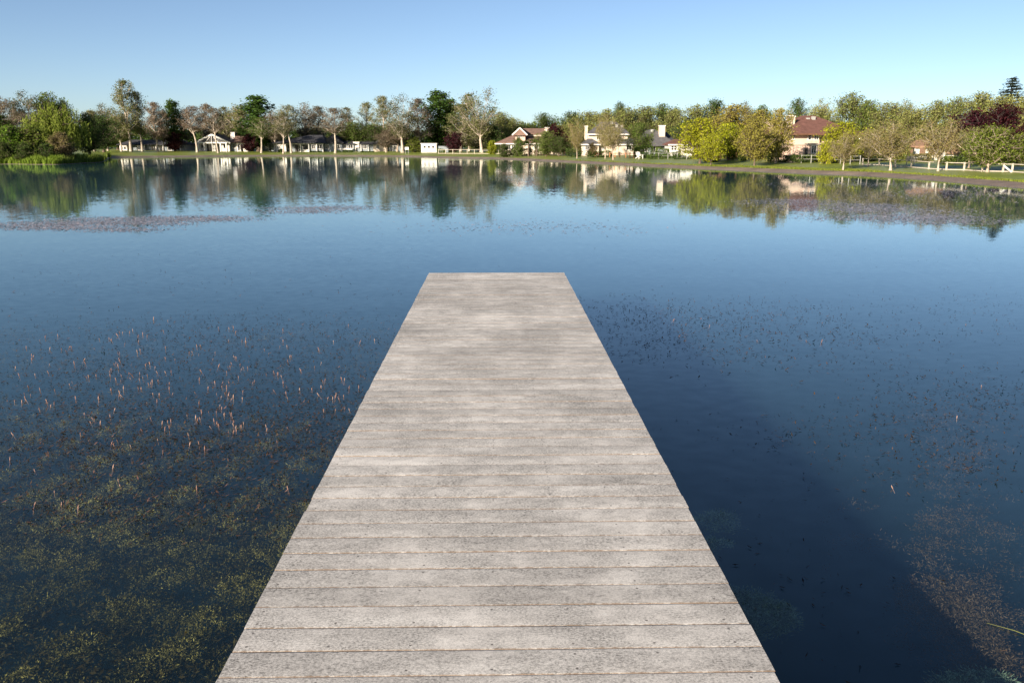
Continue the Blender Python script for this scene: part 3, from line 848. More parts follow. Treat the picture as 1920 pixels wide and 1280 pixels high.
 ('shrub1', 'lime', 'brown', 922, 203, 264, 20, 'lime_shrub', 'small lime shrub by the fence left of the brown roofed house'),
 ('shrub0', 'midgreen', 'brown', 972, 184, 258, 24, 'green_shrub', 'green shrub before the dormer of the brown roofed house'),
 ('shrub2', 'darkshrub', 'brown', 945, 185, 270, 26, 'green_shrub', 'dark shrub at the left end of the brown roofed house'),
 ('palm', 'palm', 'brown', 991, 182, 256, 30, 'palm_tree', 'left small palm before the brown roofed house'),
 ('palm', 'palm', 'brown', 1006, 183, 251, 34, 'palm_tree', 'taller small palm before the brown roofed house'),
 ('plum1', 'plum', 'dark', 1040, 186, 233, 38, 'plum_tree', 'tall purple tree between the brown and the grey roofed houses'),
 ('lime0', 'midgreen', 'brown', 1024, 178, 247, 40, 'green_tree', 'round green tree below left of the tall purple tree'),
 ('lime1', 'darkshrub', 'brown', 1048, 176, 256, 40, 'green_tree', 'dark green round tree below the tall purple tree'),
 ('vase0', 'tan', 'tan', 1082, 158, 226, 40, 'tan_tree', 'tan leafed slim tree left of the grey roofed house', None),
 ('vase1', 'tan', 'tan', 1135, 152, 216, 44, 'tan_tree', 'tan leafed tree before the middle of the grey roofed house', None),
 ('vase2', 'tan', 'tan', 1150, 145, 224, 58, 'tan_tree', 'broader tan leafed tree nearest the shore before the grey roofed house', None),
 ('plum0', 'tanshrub', 'dark', 1111, 160, 268, 20, 'brown_shrub', 'reddish brown shrub at the left corner of the grey roofed house', None),
 ('lime2', 'midgreen', 'brown', 1198, 158, 232, 46, 'green_tree', 'round olive green tree before the grey roof'),
 # --- lime and gold trees
 ('oak2', 'gold', 'brown', 1372, 150, 198, 84, 'gold_tree', 'big gold-green tree behind the lime trees'),
 ('oak1', 'gold', 'brown', 1330, 152, 222, 60, 'gold_tree', 'lower gold-green tree behind the leftmost lime tree'),
 ('oak0', 'gold', 'brown', 1425, 142, 208, 70, 'gold_tree', 'gold-green tree left of the brownish one'),
 ('lime0', 'lime', 'brown', 1313, 118, 224, 80, 'lime_tree', 'broad lime green tree leftmost on the right bank', None),
 ('lime1', 'lime', 'brown', 1334, 112, 252, 48, 'lime_tree', 'small lime tree right in front of the broadest one', None),
 ('lime2', 'lime', 'brown', 1366, 126, 232, 58, 'lime_tree', 'lime green tree in the middle of the lime trees', None),
 ('lime1', 'gold', 'brown', 1416, 106, 226, 66, 'lime_tree', 'yellow olive tree with thin trunk at the shore', None),
 ('lime0', 'gold', 'tan', 1456, 112, 206, 54, 'gold_tree', 'brownish olive tree touching the left of the pink house', None),
 ('lime2', 'maple', 'brown', 1446, 118, 262, 40, 'lime_tree', 'low yellow-green tree under the brownish olive tree', None),
 ('lime0', 'lime', 'brown', 1580, 108, 231, 76, 'lime_tree', 'lime green tree before the red roof', None),
 ('shrub0', 'lime', 'brown', 1550, 106, 264, 30, 'lime_shrub', 'lime shrub beside the pink house door'),
 # --- trees on the right bank
 ('vase0', 'tan', 'pale', 1584, 92, 246, 74, 'tan_tree', 'tan bank tree before the lime tree and red roof', None),
 ('vase3', 'tan', 'pale', 1630, 97, 242, 60, 'tan_tree', 'tan bank tree between two larger tan ones', None),
 ('vase1', 'tan', 'pale', 1673, 89, 226, 112, 'tan_tree', 'widest tan bank tree with open pale branches', None),
 ('vase2', 'tan', 'pale', 1763, 84, 224, 92, 'tan_tree', 'tan bank tree standing before the garden pavilion', None),
 ('vase3', 'oak', 'tan', 1820, 88, 240, 78, 'tan_tree', 'olive leafed bank tree under the big purple tree', None),
 ('lime1', 'maple', 'tan', 1856, 79, 236, 92, 'maple_tree', 'bright green bank tree at right with slim trunk', None),
 ('lime2', 'maple', 'tan', 1928, 80, 250, 90, 'maple_tree', 'green bank tree cut by the right picture edge', None),
 ('plum0', 'plum', 'dark', 1822, 118, 210, 90, 'plum_tree', 'left half of the pair of big purple trees below the conifer'),
 ('plum1', 'plum', 'dark', 1872, 116, 196, 72, 'plum_tree', 'taller right one of the big purple trees below the conifer'),
 ('plum0', 'plum', 'dark', 1918, 112, 232, 50, 'plum_tree', 'purple tree at the right picture edge'),
 ('shrub2', 'maple', 'brown', 1680, 108, 262, 22, 'columnar_shrub', 'left of two narrow yellow-green shrubs behind the fence'),
 ('shrub0', 'maple', 'brown', 1697, 108, 262, 22, 'columnar_shrub', 'right of two narrow yellow-green shrubs behind the fence'),
 ('shrub1', 'darkshrub', 'brown', 1640, 112, 274, 60, 'green_shrub', 'dark shrub mass left of the narrow yellow-green shrubs'),
]
for row in T_:
    k, lf, bk, px, Y, top, w, nm, lab = row[:9]
    ex = row[9] if len(row) > 9 else FAR
    rz = ex if isinstance(ex, float) else None
    tree(k, lf, bk, px, Y, top, w, nm, lab, cat='shrub' if 'shrub' in nm else 'tree', rz=rz)
# the wood far behind, seen only between trunks and crowns
WL = []
rg = np.random.default_rng(5)
def wood(x0, x1, Y, n, top, leaf, lab, nm='far_wood'):
    C = []; tn = []
    for i in range(n):
        px = x0 + (x1 - x0) * (i + rg.uniform(0, 1)) / n
        Yy = Y + rg.uniform(-8, 18); b = P(px, 285, Yy); z0 = zt(b.x, b.y)
        t = P(px, top + rg.uniform(0, 12), Yy).z
        m = 420; w = rg.uniform(2.5, 4.5)
        v = rg.normal(0, 1, (m, 3)); v /= np.linalg.norm(v, axis=1, keepdims=True); v *= rg.uniform(0.55, 1.0, (m, 1)) ** 0.5
        c = np.array([b.x, b.y, (z0 + t) / 2]) + v * np.array([w, w, (t - z0) / 2])
        C.append(c); tn.append(np.full(m, rg.uniform(0, 0.6)) + rg.uniform(0, 0.4, m))
    me = leaves('far_wood', np.concatenate(C), 0.75, rg, np.concatenate(tn))
    o = link(nm, me, LM[leaf]); tag(o, lab, 'wood', kind='stuff'); return o
wood(-60, 960, 292, 120, 236, 'darkshrub', 'dark mass of trees far behind the left houses')
wood(930, 1990, 262, 120, 226, 'midgreen', 'mass of trees far behind the right houses')

# ------------------------------------------------------------------ houses
HM = {
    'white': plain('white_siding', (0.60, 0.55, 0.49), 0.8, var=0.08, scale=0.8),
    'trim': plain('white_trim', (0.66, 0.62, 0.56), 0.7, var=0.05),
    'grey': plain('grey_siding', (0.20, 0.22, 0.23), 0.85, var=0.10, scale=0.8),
    'cream': plain('cream_stucco', (0.54, 0.44, 0.34), 0.9, var=0.08, scale=0.7),
    'pink': plain('pink_stucco', (0.56, 0.40, 0.31), 0.9, var=0.07, scale=0.7),
    'brownroof': plain('brown_roof', (0.17, 0.105, 0.08), 0.9, var=0.3, scale=1.3),
    'greyroof': plain('grey_roof', (0.10, 0.095, 0.095), 0.9, var=0.3, scale=1.3),
    'darkroof': plain('dark_roof', (0.045, 0.045, 0.05), 0.9, var=0.35, scale=1.1),
    'redroof': plain('red_roof', (0.15, 0.072, 0.055), 0.9, var=0.28, scale=1.5),
    'orangeroof': plain('orange_roof', (0.27, 0.16, 0.10), 0.9, var=0.25, scale=1.5),
    'door': plain('dark_door', (0.05, 0.045, 0.04), 0.6),
    'wood': plain('orange_wood', (0.34, 0.15, 0.06), 0.8, var=0.3, scale=3),
    'brownwood': plain('brown_fence_wood', (0.12, 0.06, 0.035), 0.9, var=0.3, scale=2),
    'rail': plain('pale_fence_paint', (0.46, 0.40, 0.32), 0.85, var=0.15, scale=2),
    'chairtan': plain('tan_chair_wood', (0.42, 0.25, 0.16), 0.8, var=0.2, scale=4),
    'red': plain('red_paint', (0.38, 0.03, 0.04), 0.6, var=0.15, scale=4),
    'metal': plain('grey_post_metal', (0.32, 0.31, 0.28), 0.6, var=0.2, scale=3),
}
def m_pane():
    m, nt, out = new_mat('window_glass'); h = N(nt)
    b = h.n('BsdfPrincipled'); tc = h.n('TexCoord')
    nz = h.noise(tc.outputs['Object'], 1.5, 2)
    h.l(h.ramp(nz.outputs['Fac'], [(0.3, (0.012, 0.014, 0.016)), (0.7, (0.04, 0.042, 0.045))]), b.inputs['Base Color'])
    b.inputs['Roughness'].default_value = 0.08
    h.l(b.outputs[0], out.inputs[0]); return m
HM['pane'] = m_pane()

class House:
    """local frame: x right, y away from the lake, z up; measured from the picture at distance Y"""
    def __init__(s, name, label, pxc, Y, rz=0.0, cat='house', zoff=0.0):
        s.Y = Y; s.pxc = pxc
        b = P(pxc, 285, Y); s.z0 = zt(b.x, Y) + zoff; s.x0 = b.x
        s.r = bpy.data.objects.new(name, None); COL.objects.link(s.r)
        s.r.location = (b.x, Y, s.z0); s.r.rotation_euler = (0, 0, rz)
        tag(s.r, label, cat)
    def X(s, px): return P(px, 275, s.Y).x - s.x0
    def Z(s, py): return P(s.pxc, py, s.Y).z - s.z0
    def box(s, name, px0, px1, py0, py1, y0, y1, mat, parent=None):
        return MB().box(s.X(px0), s.X(px1), y0, y1, s.Z(py1), s.Z(py0)).build(name, HM[mat], parent or s.r)
    def wall(s, px0, px1, pyt, y0, y1, mat, label=None):
        o = MB().box(s.X(px0), s.X(px1), y0, y1, -0.3, s.Z(pyt)).build('wall', HM[mat], s.r)
        if label: o['label'] = label
        return o
    def gable_wall(s, px0, px1, py_e, pxm, py_t, y0, y1, mat):
        return MB().extrude([(s.X(px0), -0.3), (s.X(px1), -0.3), (s.X(px1), s.Z(py_e)), (s.X(pxm), s.Z(py_t)), (s.X(px0), s.Z(py_e))], y0, y1).build('wall', HM[mat], s.r)
    def roof(s, px0, px1, py_e, y0, y1, rx0, rx1, ry0, ry1, py_r, mat, parent=None):
        """hip, gable or pyramid roof from eave rectangle to ridge line, with a fascia"""
        x0, x1, ze, zr = s.X(px0), s.X(px1), s.Z(py_e), s.Z(py_r)
        a, b = s.X(rx0), s.X(rx1); t = 0.16
        e = [(x0, y0), (x1, y0), (x1, y1), (x0, y1)]
        mb = MB(); lo = [(p[0], p[1], ze - t) for p in e]; up = [(p[0], p[1], ze) for p in e]
        r0, r1 = (a, ry0, zr), (b, ry1, zr)
        mb.v = lo + up + [r0, r1]
        mb.f = [(3, 2, 1, 0)] + [(i, (i + 1) % 4, 4 + (i + 1) % 4, 4 + i) for i in range(4)]
        if abs(ry1 - ry0) > abs(b - a):      # ridge runs away from the lake
            mb.f += [(4, 5, 8), (5, 6, 9, 8), (6, 7, 9), (7, 4, 8, 9)]
        else:
            mb.f += [(4, 5, 9, 8), (5, 6, 9), (6, 7, 8, 9), (7, 4, 8)]
        o = mb.build('roof', HM[mat], parent or s.r)
        return o
    def fascia(s, px0, px1, py, y, mat='trim', h=0.22):
        z = s.Z(py)
        return MB().box(s.X(px0), s.X(px1), y - 0.04, y, z - h, z).build('fascia', HM[mat], s.r)
    def window(s, px0, px1, py0, py1, y=0.0, nx=1, nz=1, frame='trim'):
        x0, x1, z0, z1 = s.X(px0), s.X(px1), s.Z(py1), s.Z(py0); w = 0.11
        mb = MB()
        mb.box(x0 - w, x1 + w, y - 0.06, y - 0.002, z1, z1 + w).box(x0 - w, x1 + w, y - 0.08, y - 0.002, z0 - w, z0)
        mb.box(x0 - w, x0, y - 0.06, y - 0.002, z0, z1).box(x1, x1 + w, y - 0.06, y - 0.002, z0, z1)
        for k in range(1, nx): 
            xm = x0 + (x1 - x0) * k / nx; mb.box(xm - 0.04, xm + 0.04, y - 0.055, y - 0.002, z0, z1)
        if nz > 1: mb.box(x0, x1, y - 0.053, y - 0.004, (z0 + z1) / 2 - 0.03, (z0 + z1) / 2 + 0.03)
        o = mb.build('window', HM[frame], s.r)
        MB().box(x0, x1, y - 0.03, y - 0.001, z0, z1).build('pane', HM['pane'], o)
        return o
    def door(s, px0, px1, py0, y=0.0, mat='door'):
        x0, x1, z1 = s.X(px0), s.X(px1), s.Z(py0)
        o = MB().box(x0, x1, y - 0.05, y - 0.002, 0.02, z1).build('door', HM[mat], s.r)
        MB().box(x1 - 0.16, x1 - 0.10, y - 0.10, y - 0.05, 0.95, 1.05).build('handle', HM['metal'], o)
        return o
    def chimney(s, px0, px1, py0, py1, y0, y1, mat, label=None):
        o = MB().box(s.X(px0), s.X(px1), y0, y1, s.Z(py1), s.Z(py0)).build('chimney', HM[mat], s.r)
        MB().box(s.X(px0) - 0.08, s.X(px1) + 0.08, y0 - 0.08, y1 + 0.08, s.Z(py0), s.Z(py0) + 0.14).build('cap', HM['trim'], o)
        return o
    def post(s, px, py0, y, w=0.16, mat='trim'):
        x = s.X(px)
        return MB().box(x - w / 2, x + w / 2, y - w / 2, y + w / 2, -0.2, s.Z(py0)).build('post', HM[mat], s.r)
    def vent(s, px, py, y, mat='metal'):
        x, z = s.X(px), s.Z(py)
        return MB().box(x - 0.25, x + 0.25, y - 0.2, y + 0.2, z - 0.4, z + 0.12).build('roof_vent', HM[mat], s.r)

# leftmost low house, mostly behind trunks
h = House('lake_house', 'low dark house with white wall behind the tallest sycamore trunks', 272, 252)
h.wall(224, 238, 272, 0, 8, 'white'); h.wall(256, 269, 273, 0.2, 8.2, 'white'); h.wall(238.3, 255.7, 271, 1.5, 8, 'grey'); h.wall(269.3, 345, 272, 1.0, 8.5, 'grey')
h.roof(220, 350, 271, -0.6, 9.2, 236, 330, 4.3, 4.3, 262, 'darkroof')
h.window(226, 230, 275, 280, 0); h.window(232, 236, 275, 280, 0)
h.window(281, 290, 275, 284, 1.0, 2); h.window(296, 302, 275, 283, 1.0); h.window(312, 318, 275, 282, 1.0)
for px in (271, 292, 306, 322, 338): h.post(px, 272, 0.0)

# white gabled house
h = House('gabled_house', 'white house with a big open gable facing the lake', 399, 246, 0.04)
h.gable_wall(371, 428, 267, 399.5, 253.5, 0.9, 11, 'white')
h.roof(367.5, 431.5, 267.2, -0.5, 12, 399.5, 399.5, -0.5, 12, 251.6, 'greyroof')
def slope_board(h, pxa, pya, pxb, pyb, y, w=0.42, mat='trim', name='gable_board'):
    return MB().bar((h.X(pxa), y, h.Z(pya)), (h.X(pxb), y, h.Z(pyb)), 0.10, w).build(name, HM[mat], h.r)
slope_board(h, 366.5, 268.4, 399.5, 252.4, -0.56); slope_board(h, 399.5, 252.4, 432.5, 268.4, -0.56)
slope_board(h, 372, 267.8, 427, 267.8, -0.62, 0.34)
slope_board(h, 399.5, 254, 399.5, 285, -0.68, 0.34, name='king_post')
slope_board(h, 388, 267, 396, 257, -0.70, 0.14, name='brace'); slope_board(h, 411, 267, 403, 257, -0.70, 0.14, name='brace')
for px in (374, 384.5, 414.5, 425): h.post(px, 268.5, -0.62, 0.32)
h.window(376, 381, 271, 277.5, 0.9); h.window(386, 397, 270.5, 284, 0.9, 2); h.window(402, 412.5, 270.5, 284, 0.9, 2); h.window(417, 423, 271, 278, 0.9)
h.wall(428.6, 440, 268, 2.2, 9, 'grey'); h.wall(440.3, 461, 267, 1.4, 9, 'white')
h.roof(430, 464, 267, 0.8, 10, 433, 458, 5.4, 5.4, 255, 'brownroof')
h.window(432, 437, 270.5, 278, 2.2, 2); h.window(443, 446, 271, 283, 1.4)
h.door(448, 452, 271, 1.4); h.window(455, 459, 271, 277, 1.4)
h.chimney(423, 431, 248.5, 262, 5.5, 7.0, 'white')

# small grey house between
h = House('grey_house', 'small grey house between the plum tree and the porch house', 500, 252)
h.wall(486, 513, 268, 0, 8, 'grey'); h.roof(483, 516, 268, -0.5, 8.5, 490, 508, 4, 4, 260, 'greyroof')
h.window(497, 502, 271, 278, 0, 1, 2); h.door(505, 508, 271)

# long porch house with dark roof
h = House('porch_house', 'long white porch house with a dark roof', 575, 246, 0.03)
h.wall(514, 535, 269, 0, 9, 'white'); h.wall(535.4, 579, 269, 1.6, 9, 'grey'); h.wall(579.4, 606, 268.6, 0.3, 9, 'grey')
MB().box(h.X(513), h.X(607), -0.25, 0.0, h.Z(270.4), h.Z(268.2)).build('porch_beam', HM['trim'], h.r)
for px in (536, 547.5, 563.5, 579, 593.5, 605): h.post(px, 270.4, -0.12, 0.24)
h.window(537.5, 545, 272, 279, 1.6, 2); h.door(551, 557, 271.5, 1.6); h.window(558, 562, 272, 284, 1.6); h.window(566, 577, 272, 280, 1.6, 3)
h.window(595, 602, 272, 279, 0.3, 2); h.window(584, 590, 272, 279, 0.3, 2)
MB().box(h.X(565), h.X(578), 0.2, 0.5, 0, h.Z(280.5)).build('planter_wall', HM['white'], h.r)
MB().box(h.X(516), h.X(533), -0.06, -0.002, h.Z(279.5), h.Z(279.0)).build('siding_band', HM['trim'], h.r)
h.roof(510, 612, 268.2, -0.8, 10.5, 574, 600, 5, 5, 253, 'darkroof')
h.gable_wall(606.6, 640, 268, 622, 255, 1.2, 11, 'grey'); h.roof(603, 643.5, 268.2, 0.6, 11.5, 622, 622, 0.6, 11.5, 252.5, 'darkroof')
h.wall(640.4, 662, 270, 1.8, 9, 'grey'); h.roof(638, 664, 270, 1.3, 9.6, 643, 658, 5, 5, 264, 'darkroof')
h.window(608.5, 615, 272, 279, 1.2, 2); h.window(637 - 9, 637 - 2, 272, 279, 1.2, 2); h.window(642, 647, 272, 278, 1.8); h.window(651, 659, 272, 278, 1.8, 2)
MB().box(h.X(636), h.X(659), 0.9, 1.18, h.Z(281), h.Z(278.6)).build('planter_box', HM['trim'], h.r)

# grey and cream house
h = House('cream_house', 'low grey house with a cream gable left of the forked sycamore', 700, 248)
h.wall(662, 699.6, 270, 1.0, 9, 'grey'); h.gable_wall(700, 726, 270, 713, 260.5, 0, 10, 'cream'); h.wall(726.4, 752, 271, 0.8, 8, 'grey')
h.roof(659, 700, 270, 0.4, 9.5, 668, 698, 5, 5, 264, 'darkroof'); h.roof(697.5, 728.5, 270.4, -0.4, 10.4, 713, 713, -0.4, 10.4, 259.3, 'greyroof')
h.roof(725, 755, 271, 0.3, 8.5, 731, 750, 4.4, 4.4, 265, 'darkroof')
h.chimney(662, 673, 267, 277, 0.5, 1.3, 'white')
h.window(680, 686, 272, 279, 1.0, 2); h.window(706, 711, 272, 279, 0, 2); h.window(730, 735, 274, 284, 0.8); h.window(738, 743, 274, 281, 0.8, 2)
for px in (666, 676, 690): h.post(px, 270, 0.6, 0.18)

# white shed
h = House('white_shed', 'small white flat-topped shed with three tiny windows', 804, 232, cat='shed')
h.wall(789.5, 818.5, 270, 0, 4.5, 'white')
MB().box(h.X(788.5), h.X(819.5), -0.2, 4.8, h.Z(270), h.Z(268.8)).build('roof', HM['trim'], h.r)
for px in (796, 804, 812): h.window(px - 1, px + 1, 274.6, 276.6, 0, frame='pane')
h.door(799.5, 803.8, 280, 0, 'white'); h.door(804.2, 808.5, 280, 0, 'white')
MB().box(h.X(790), h.X(818), -0.05, -0.002, h.Z(278.2), h.Z(277.8)).build('trim_strip', HM['trim'], h.r)
h.wall(819.2, 840, 274, 0.6, 3.5, 'grey')

# brown roofed house
h = House('brown_house', 'house with brown shingle roof and pink dormer gable', 985, 196, -0.10)
h.wall(938, 1046, 268, 0, 10, 'cream')
h.roof(928, 1052, 268.6, -0.8, 11, 972, 1040, 5.5, 5.5, 246, 'brownroof'); h.fascia(928, 1052, 268.9, -0.8)
h.gable_wall(966, 984.5, 252, 975, 243, 0.2, 7, 'pink'); h.roof(961, 988.5, 253, -0.6, 8, 975, 975, -0.6, 8, 239.5, 'brownroof')
slope_board(h, 960.5, 253.4, 975, 240.0, -0.66, 0.26); slope_board(h, 975, 240.0, 989, 253.4, -0.66, 0.26)
h.window(971, 979, 249, 257, 0.2, 2, 2); h.window(972.5, 977.5, 244.5, 246.5, 0.2, 2)
h.wall(984.8, 1018, 250, 3.0, 8, 'cream'); h.roof(974, 1022, 250, 2.4, 8.6, 976, 1018, 5.5, 5.5, 240, 'brownroof')
h.chimney(1018.5, 1027, 239.5, 256, 4.2, 5.4, 'cream')
for a, b in ((942, 948), (951, 957), (960, 966), (1002, 1009), (1026, 1033)): h.window(a, b, 272, 280, 0, 2)
h.door(990, 995, 271)

# grey roofed house
h = House('grey_roofed_house', 'large cream house with grey hip roofs and two chimneys', 1180, 172, -0.06)
h.wall(1103, 1178, 250, 2.5, 12, 'cream'); h.roof(1100, 1182, 250.6, 1.7, 13, 1130, 1158, 7, 7, 226.5, 'greyroof'); h.fascia(1100, 1182, 250.9, 1.7)
h.wall(1091, 1123, 269.5, 0, 6, 'cream'); h.roof(1086, 1127, 270, -0.6, 6.5, 1104, 1110, 2.6, 2.6, 259.5, 'greyroof'); h.fascia(1086, 1127, 270.3, -0.6)
h.wall(1123.5, 1160, 268, 1.0, 8, 'cream'); h.wall(1160.5, 1195, 270, 0.2, 8, 'cream'); h.roof(1156, 1200, 270, -0.4, 8.5, 1172, 1180, 4, 4, 256, 'greyroof'); h.fascia(1156, 1200, 270.3, -0.4)
h.wall(1195.5, 1262, 272, 1.2, 12, 'grey'); h.roof(1188, 1272, 272.4, 0.0, 13, 1206, 1232, 6.5, 6.5, 241.5, 'greyroof')
h.roof(1236, 1275, 270, 2.5, 13, 1250, 1256, 8, 8, 246, 'darkroof')
h.chimney(1097, 1102.6, 236.5, 262, 4.5, 5.8, 'cream'); h.chimney(1238, 1249, 236, 258, 3.4, 5.0, 'cream')
h.window(1120, 1126, 253, 262, 2.5, 2); h.window(1160, 1165, 253, 260, 2.5, 2); h.window(1140, 1146, 253, 260, 2.5, 2)
h.window(1098, 1104, 273, 281, 0, 2); h.window(1110, 1116, 273, 281, 0, 2); h.window(1175, 1184, 273, 281, 0.2, 2); h.window(1130, 1136, 272, 280, 1.0, 2)
h.window(1205, 1214, 276, 284, 1.2, 2); h.window(1226, 1234, 276, 284, 1.2, 2)
for px, py in ((1148, 228.5), (1158, 234), (1168, 235.5), (1226, 243.5)): h.vent(px, py, 4.6 if px < 1200 else 5.2)

# white cottage behind the lime trees
h = House('white_cottage', 'white cottage with red-brown roof left of the lime trees', 1268, 150, -0.05, cat='cottage')
h.wall(1256, 1300, 270, 0, 7, 'white'); h.roof(1252, 1304, 270.4, -0.5, 7.5, 1268, 1290, 3.5, 3.5, 261, 'redroof'); h.fascia(1252, 1304, 270.6, -0.5)
h.window(1259, 1263, 273, 281.5, 0, 1, 2); h.window(1264.5, 1268.5, 273, 281.5, 0, 1, 2); h.window(1272, 1277, 275, 279, 0, 2); h.door(1272, 1276.5, 280.3)
h = House('white_cottage', 'white house half hidden behind the lime tree trunks', 1372, 152, 0, cat='cottage')
h.wall(1350, 1392, 271, 0, 7, 'white'); h.roof(1346, 1396, 271.4, -0.5, 7.5, 1358, 1384, 3.5, 3.5, 262, 'redroof'); h.fascia(1346, 1396, 271.6, -0.5)
h.window(1356, 1362, 275, 282, 0, 2); h.window(1373, 1377, 275, 281, 0, 2)
h = House('white_cottage', 'pale house glimpsed between the gold-green trees left of the pink house', 1450, 142, 0, cat='cottage')
h.wall(1436, 1476, 262, 0, 7, 'cream'); h.roof(1432, 1480, 262, -0.5, 7.5, 1446, 1466, 3.5, 3.5, 252, 'redroof'); h.window(1444, 1450, 268, 276, 0, 2)

# pink house with red hip roof
h = House('pink_house', 'pink two-storey house with red-brown hip roof', 1548, 124, 0.12)
h.wall(1484, 1545, 250, 1.5, 12, 'pink'); h.wall(1545.4, 1618, 251, 2.2, 12, 'pink')
h.roof(1470, 1624, 250.4, 0.4, 13.5, 1540, 1566, 7, 7, 214, 'redroof'); h.fascia(1470, 1624, 250.6, 0.4, 'brownwood')
h.wall(1478, 1541, 272, 0, 6, 'pink'); MB().box(h.X(1476), h.X(1543), -0.18, 6.2, h.Z(272), h.Z(268.5)).build('parapet', HM['cream'], h.r)
h.chimney(1494.5, 1500.5, 217, 238, 3.6, 4.8, 'cream'); h.chimney(1502.5, 1507, 218, 238, 3.8, 4.8, 'cream')
h.window(1522, 1527, 252.5, 262, 1.5, 1, 2); h.window(1534, 1541, 253, 262, 1.5, 2)
h.window(1488, 1494, 253, 261, 1.5, 2)
h.door(1507, 1513, 277); h.window(1521, 1529, 274, 287, 0, 2); h.window(1560, 1570, 276, 287, 2.2, 2); h.window(1556, 1564, 255, 262, 2.2, 2); h.window(1590, 1598, 255, 262, 2.2, 2)
h.window(1522.5, 1528.5, 227.6, 229.5, 5.0, frame='metal')['label'] = 'skylight in the red roof'
h.vent(1545, 220.5, 5.8); h.vent(1555, 218, 5.6)
h.roof(1585, 1640, 247, 4.0, 14, 1600, 1612, 9, 9, 226, 'redroof')

# garden pavilion and house bits on the right
h = House('garden_pavilion', 'garden pavilion with low orange roof and white posts', 1742, 112, cat='pavilion')
h.roof(1712, 1775, 274, -0.5, 5.0, 1735, 1752, 2.2, 2.2, 262, 'orangeroof'); h.fascia(1712, 1775, 274.3, -0.5, 'orangeroof')
for px in (1718, 1722, 1739, 1757, 1771): h.post(px, 274.6, 0.0, 0.28)
for px in (1718, 1745, 1771): h.post(px, 274.6, 4.4, 0.28)
h = House('white_house', 'low white house behind the bank trees at the right', 1790, 126, cat='house')
h.wall(1744, 1846, 286, 0, 8, 'white'); h.roof(1738, 1852, 286.4, -0.6, 8.6, 1765, 1825, 4, 4, 272, 'orangeroof')
h.window(1752, 1760, 288, 294, 0, 2); h.window(1768, 1776, 288, 294, 0, 2)
h = House('brick_house', 'tan house showing between the purple trees at the right', 1896, 135, cat='house')
h.wall(1870, 1935, 262, 0, 8, 'pink'); h.roof(1862, 1942, 262, -0.6, 8.6, 1885, 1915, 4, 4, 246, 'redroof'); h.window(1880, 1886, 266, 274, 0, 2); h.window(1900, 1908, 266, 274, 0, 2)

# ------------------------------------------------------------------ hedges, fences and small things on the bank
def hedge(px0, px1, top, Y, dep, leaf, label, name='hedge', rnd=0.35, lsz=0.16, dens=1.0):
    a = P(px0, 285, Y); b = P(px1, 285, Y); z0 = zt((a.x + b.x) / 2, Y)
    hgt = P((px0 + px1) / 2, top, Y).z - z0; w = b.x - a.x
    rg2 = np.random.default_rng(int(px0 * 7 + Y))
    n = int(dens * (w * dep + 2 * (w + dep) * hgt) / (lsz * lsz) * 2.4); n = max(400, min(n, 9000))
    p = rg2.uniform(-1, 1, (n, 3)); k = rg2.integers(0, 3, n); sg = np.sign(rg2.uniform(-1, 1, n))
    m = np.max(np.abs(p), 1, keepdims=True)
    q = p / m                                   # on the cube
    s = p / np.linalg.norm(p, axis=1, keepdims=True)
    q = q * (1 - rnd) + s * rnd
    q *= (1 + rg2.normal(0, 0.05, (n, 1))) * rg2.uniform(0.8, 1.0, (n, 1))
    C = q * np.array([w / 2, dep / 2, hgt / 2]) + np.array([0, 0, hgt / 2])
    C[:, 2] += 0.10 * hgt * np.sin(C[:, 0] * 1.7 + px0) * (C[:, 2] / hgt)
    C[:, 2] = np.maximum(C[:, 2], 0.03)
    r = bpy.data.objects.new(name, None); COL.objects.link(r); r.location = ((a.x + b.x) / 2, Y, z0)
    tag(r, label, 'hedge' if name == 'hedge' else 'shrub')
    link('foliage', leaves('foliage', C, lsz, rg2, rg2.uniform(0, 1, n)), LM[leaf], r)
    st = MB()
    for i in range(max(2, int(w / 0.8))):
        x = -w / 2 + w * (i + 0.5) / max(2, int(w / 0.8)); st.bar((x, 0, -0.1), (x + 0.1, 0.05, hgt * 0.7), 0.07)
    st.build('stems', BK['dark'], r)
    return r
hedge(1188, 1226, 274, 152, 2.0, 'midgreen', 'olive clipped hedge left of the gap before the grey roofed house')
hedge(1229, 1256, 277, 151, 2.0, 'midgreen', 'olive clipped hedge right of the gap before the grey roofed house')
hedge(1196, 1275, 285, 148, 1.6, 'darkshrub', 'long low dark hedge below the two clipped hedges')
hedge(1212, 1258, 290, 141, 1.4, 'midgreen', 'low green planting behind the wire fence right of the white chair')
hedge(1260, 1310, 291.5, 136, 1.4, 'darkshrub', 'low dark planting behind the wire fence before the white cottage')
hedge(1352, 1404, 289, 132, 2.0, 'midgreen', 'low shrub row before the brown board fence', rnd=0.6)
hedge(1364, 1380, 288, 126, 2.0, 'darkshrub', 'round dark bush under the middle lime tree', 'round_bush', rnd=0.9)
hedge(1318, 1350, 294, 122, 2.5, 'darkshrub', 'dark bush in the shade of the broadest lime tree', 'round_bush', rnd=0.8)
hedge(1384, 1402, 290, 122, 2.0, 'midgreen', 'small round bush right of the lime trees', 'round_bush', rnd=0.9)
hedge(1405, 1440, 288, 128, 2.0, 'tanshrub', 'pale tan bush behind the yellow olive tree', 'round_bush', rnd=0.8)
hedge(1440, 1481, 291, 114, 2.2, 'darkshrub', 'dark clipped hedge left of the big dome hedge', rnd=0.45)
hedge(1481, 1530, 289, 111, 3.0, 'darkshrub', 'big dark dome hedge before the pink house', rnd=0.85)
hedge(1526, 1553, 290, 112, 2.2, 'maple', 'yellow-green clipped bush beside the dome hedge', rnd=0.5)
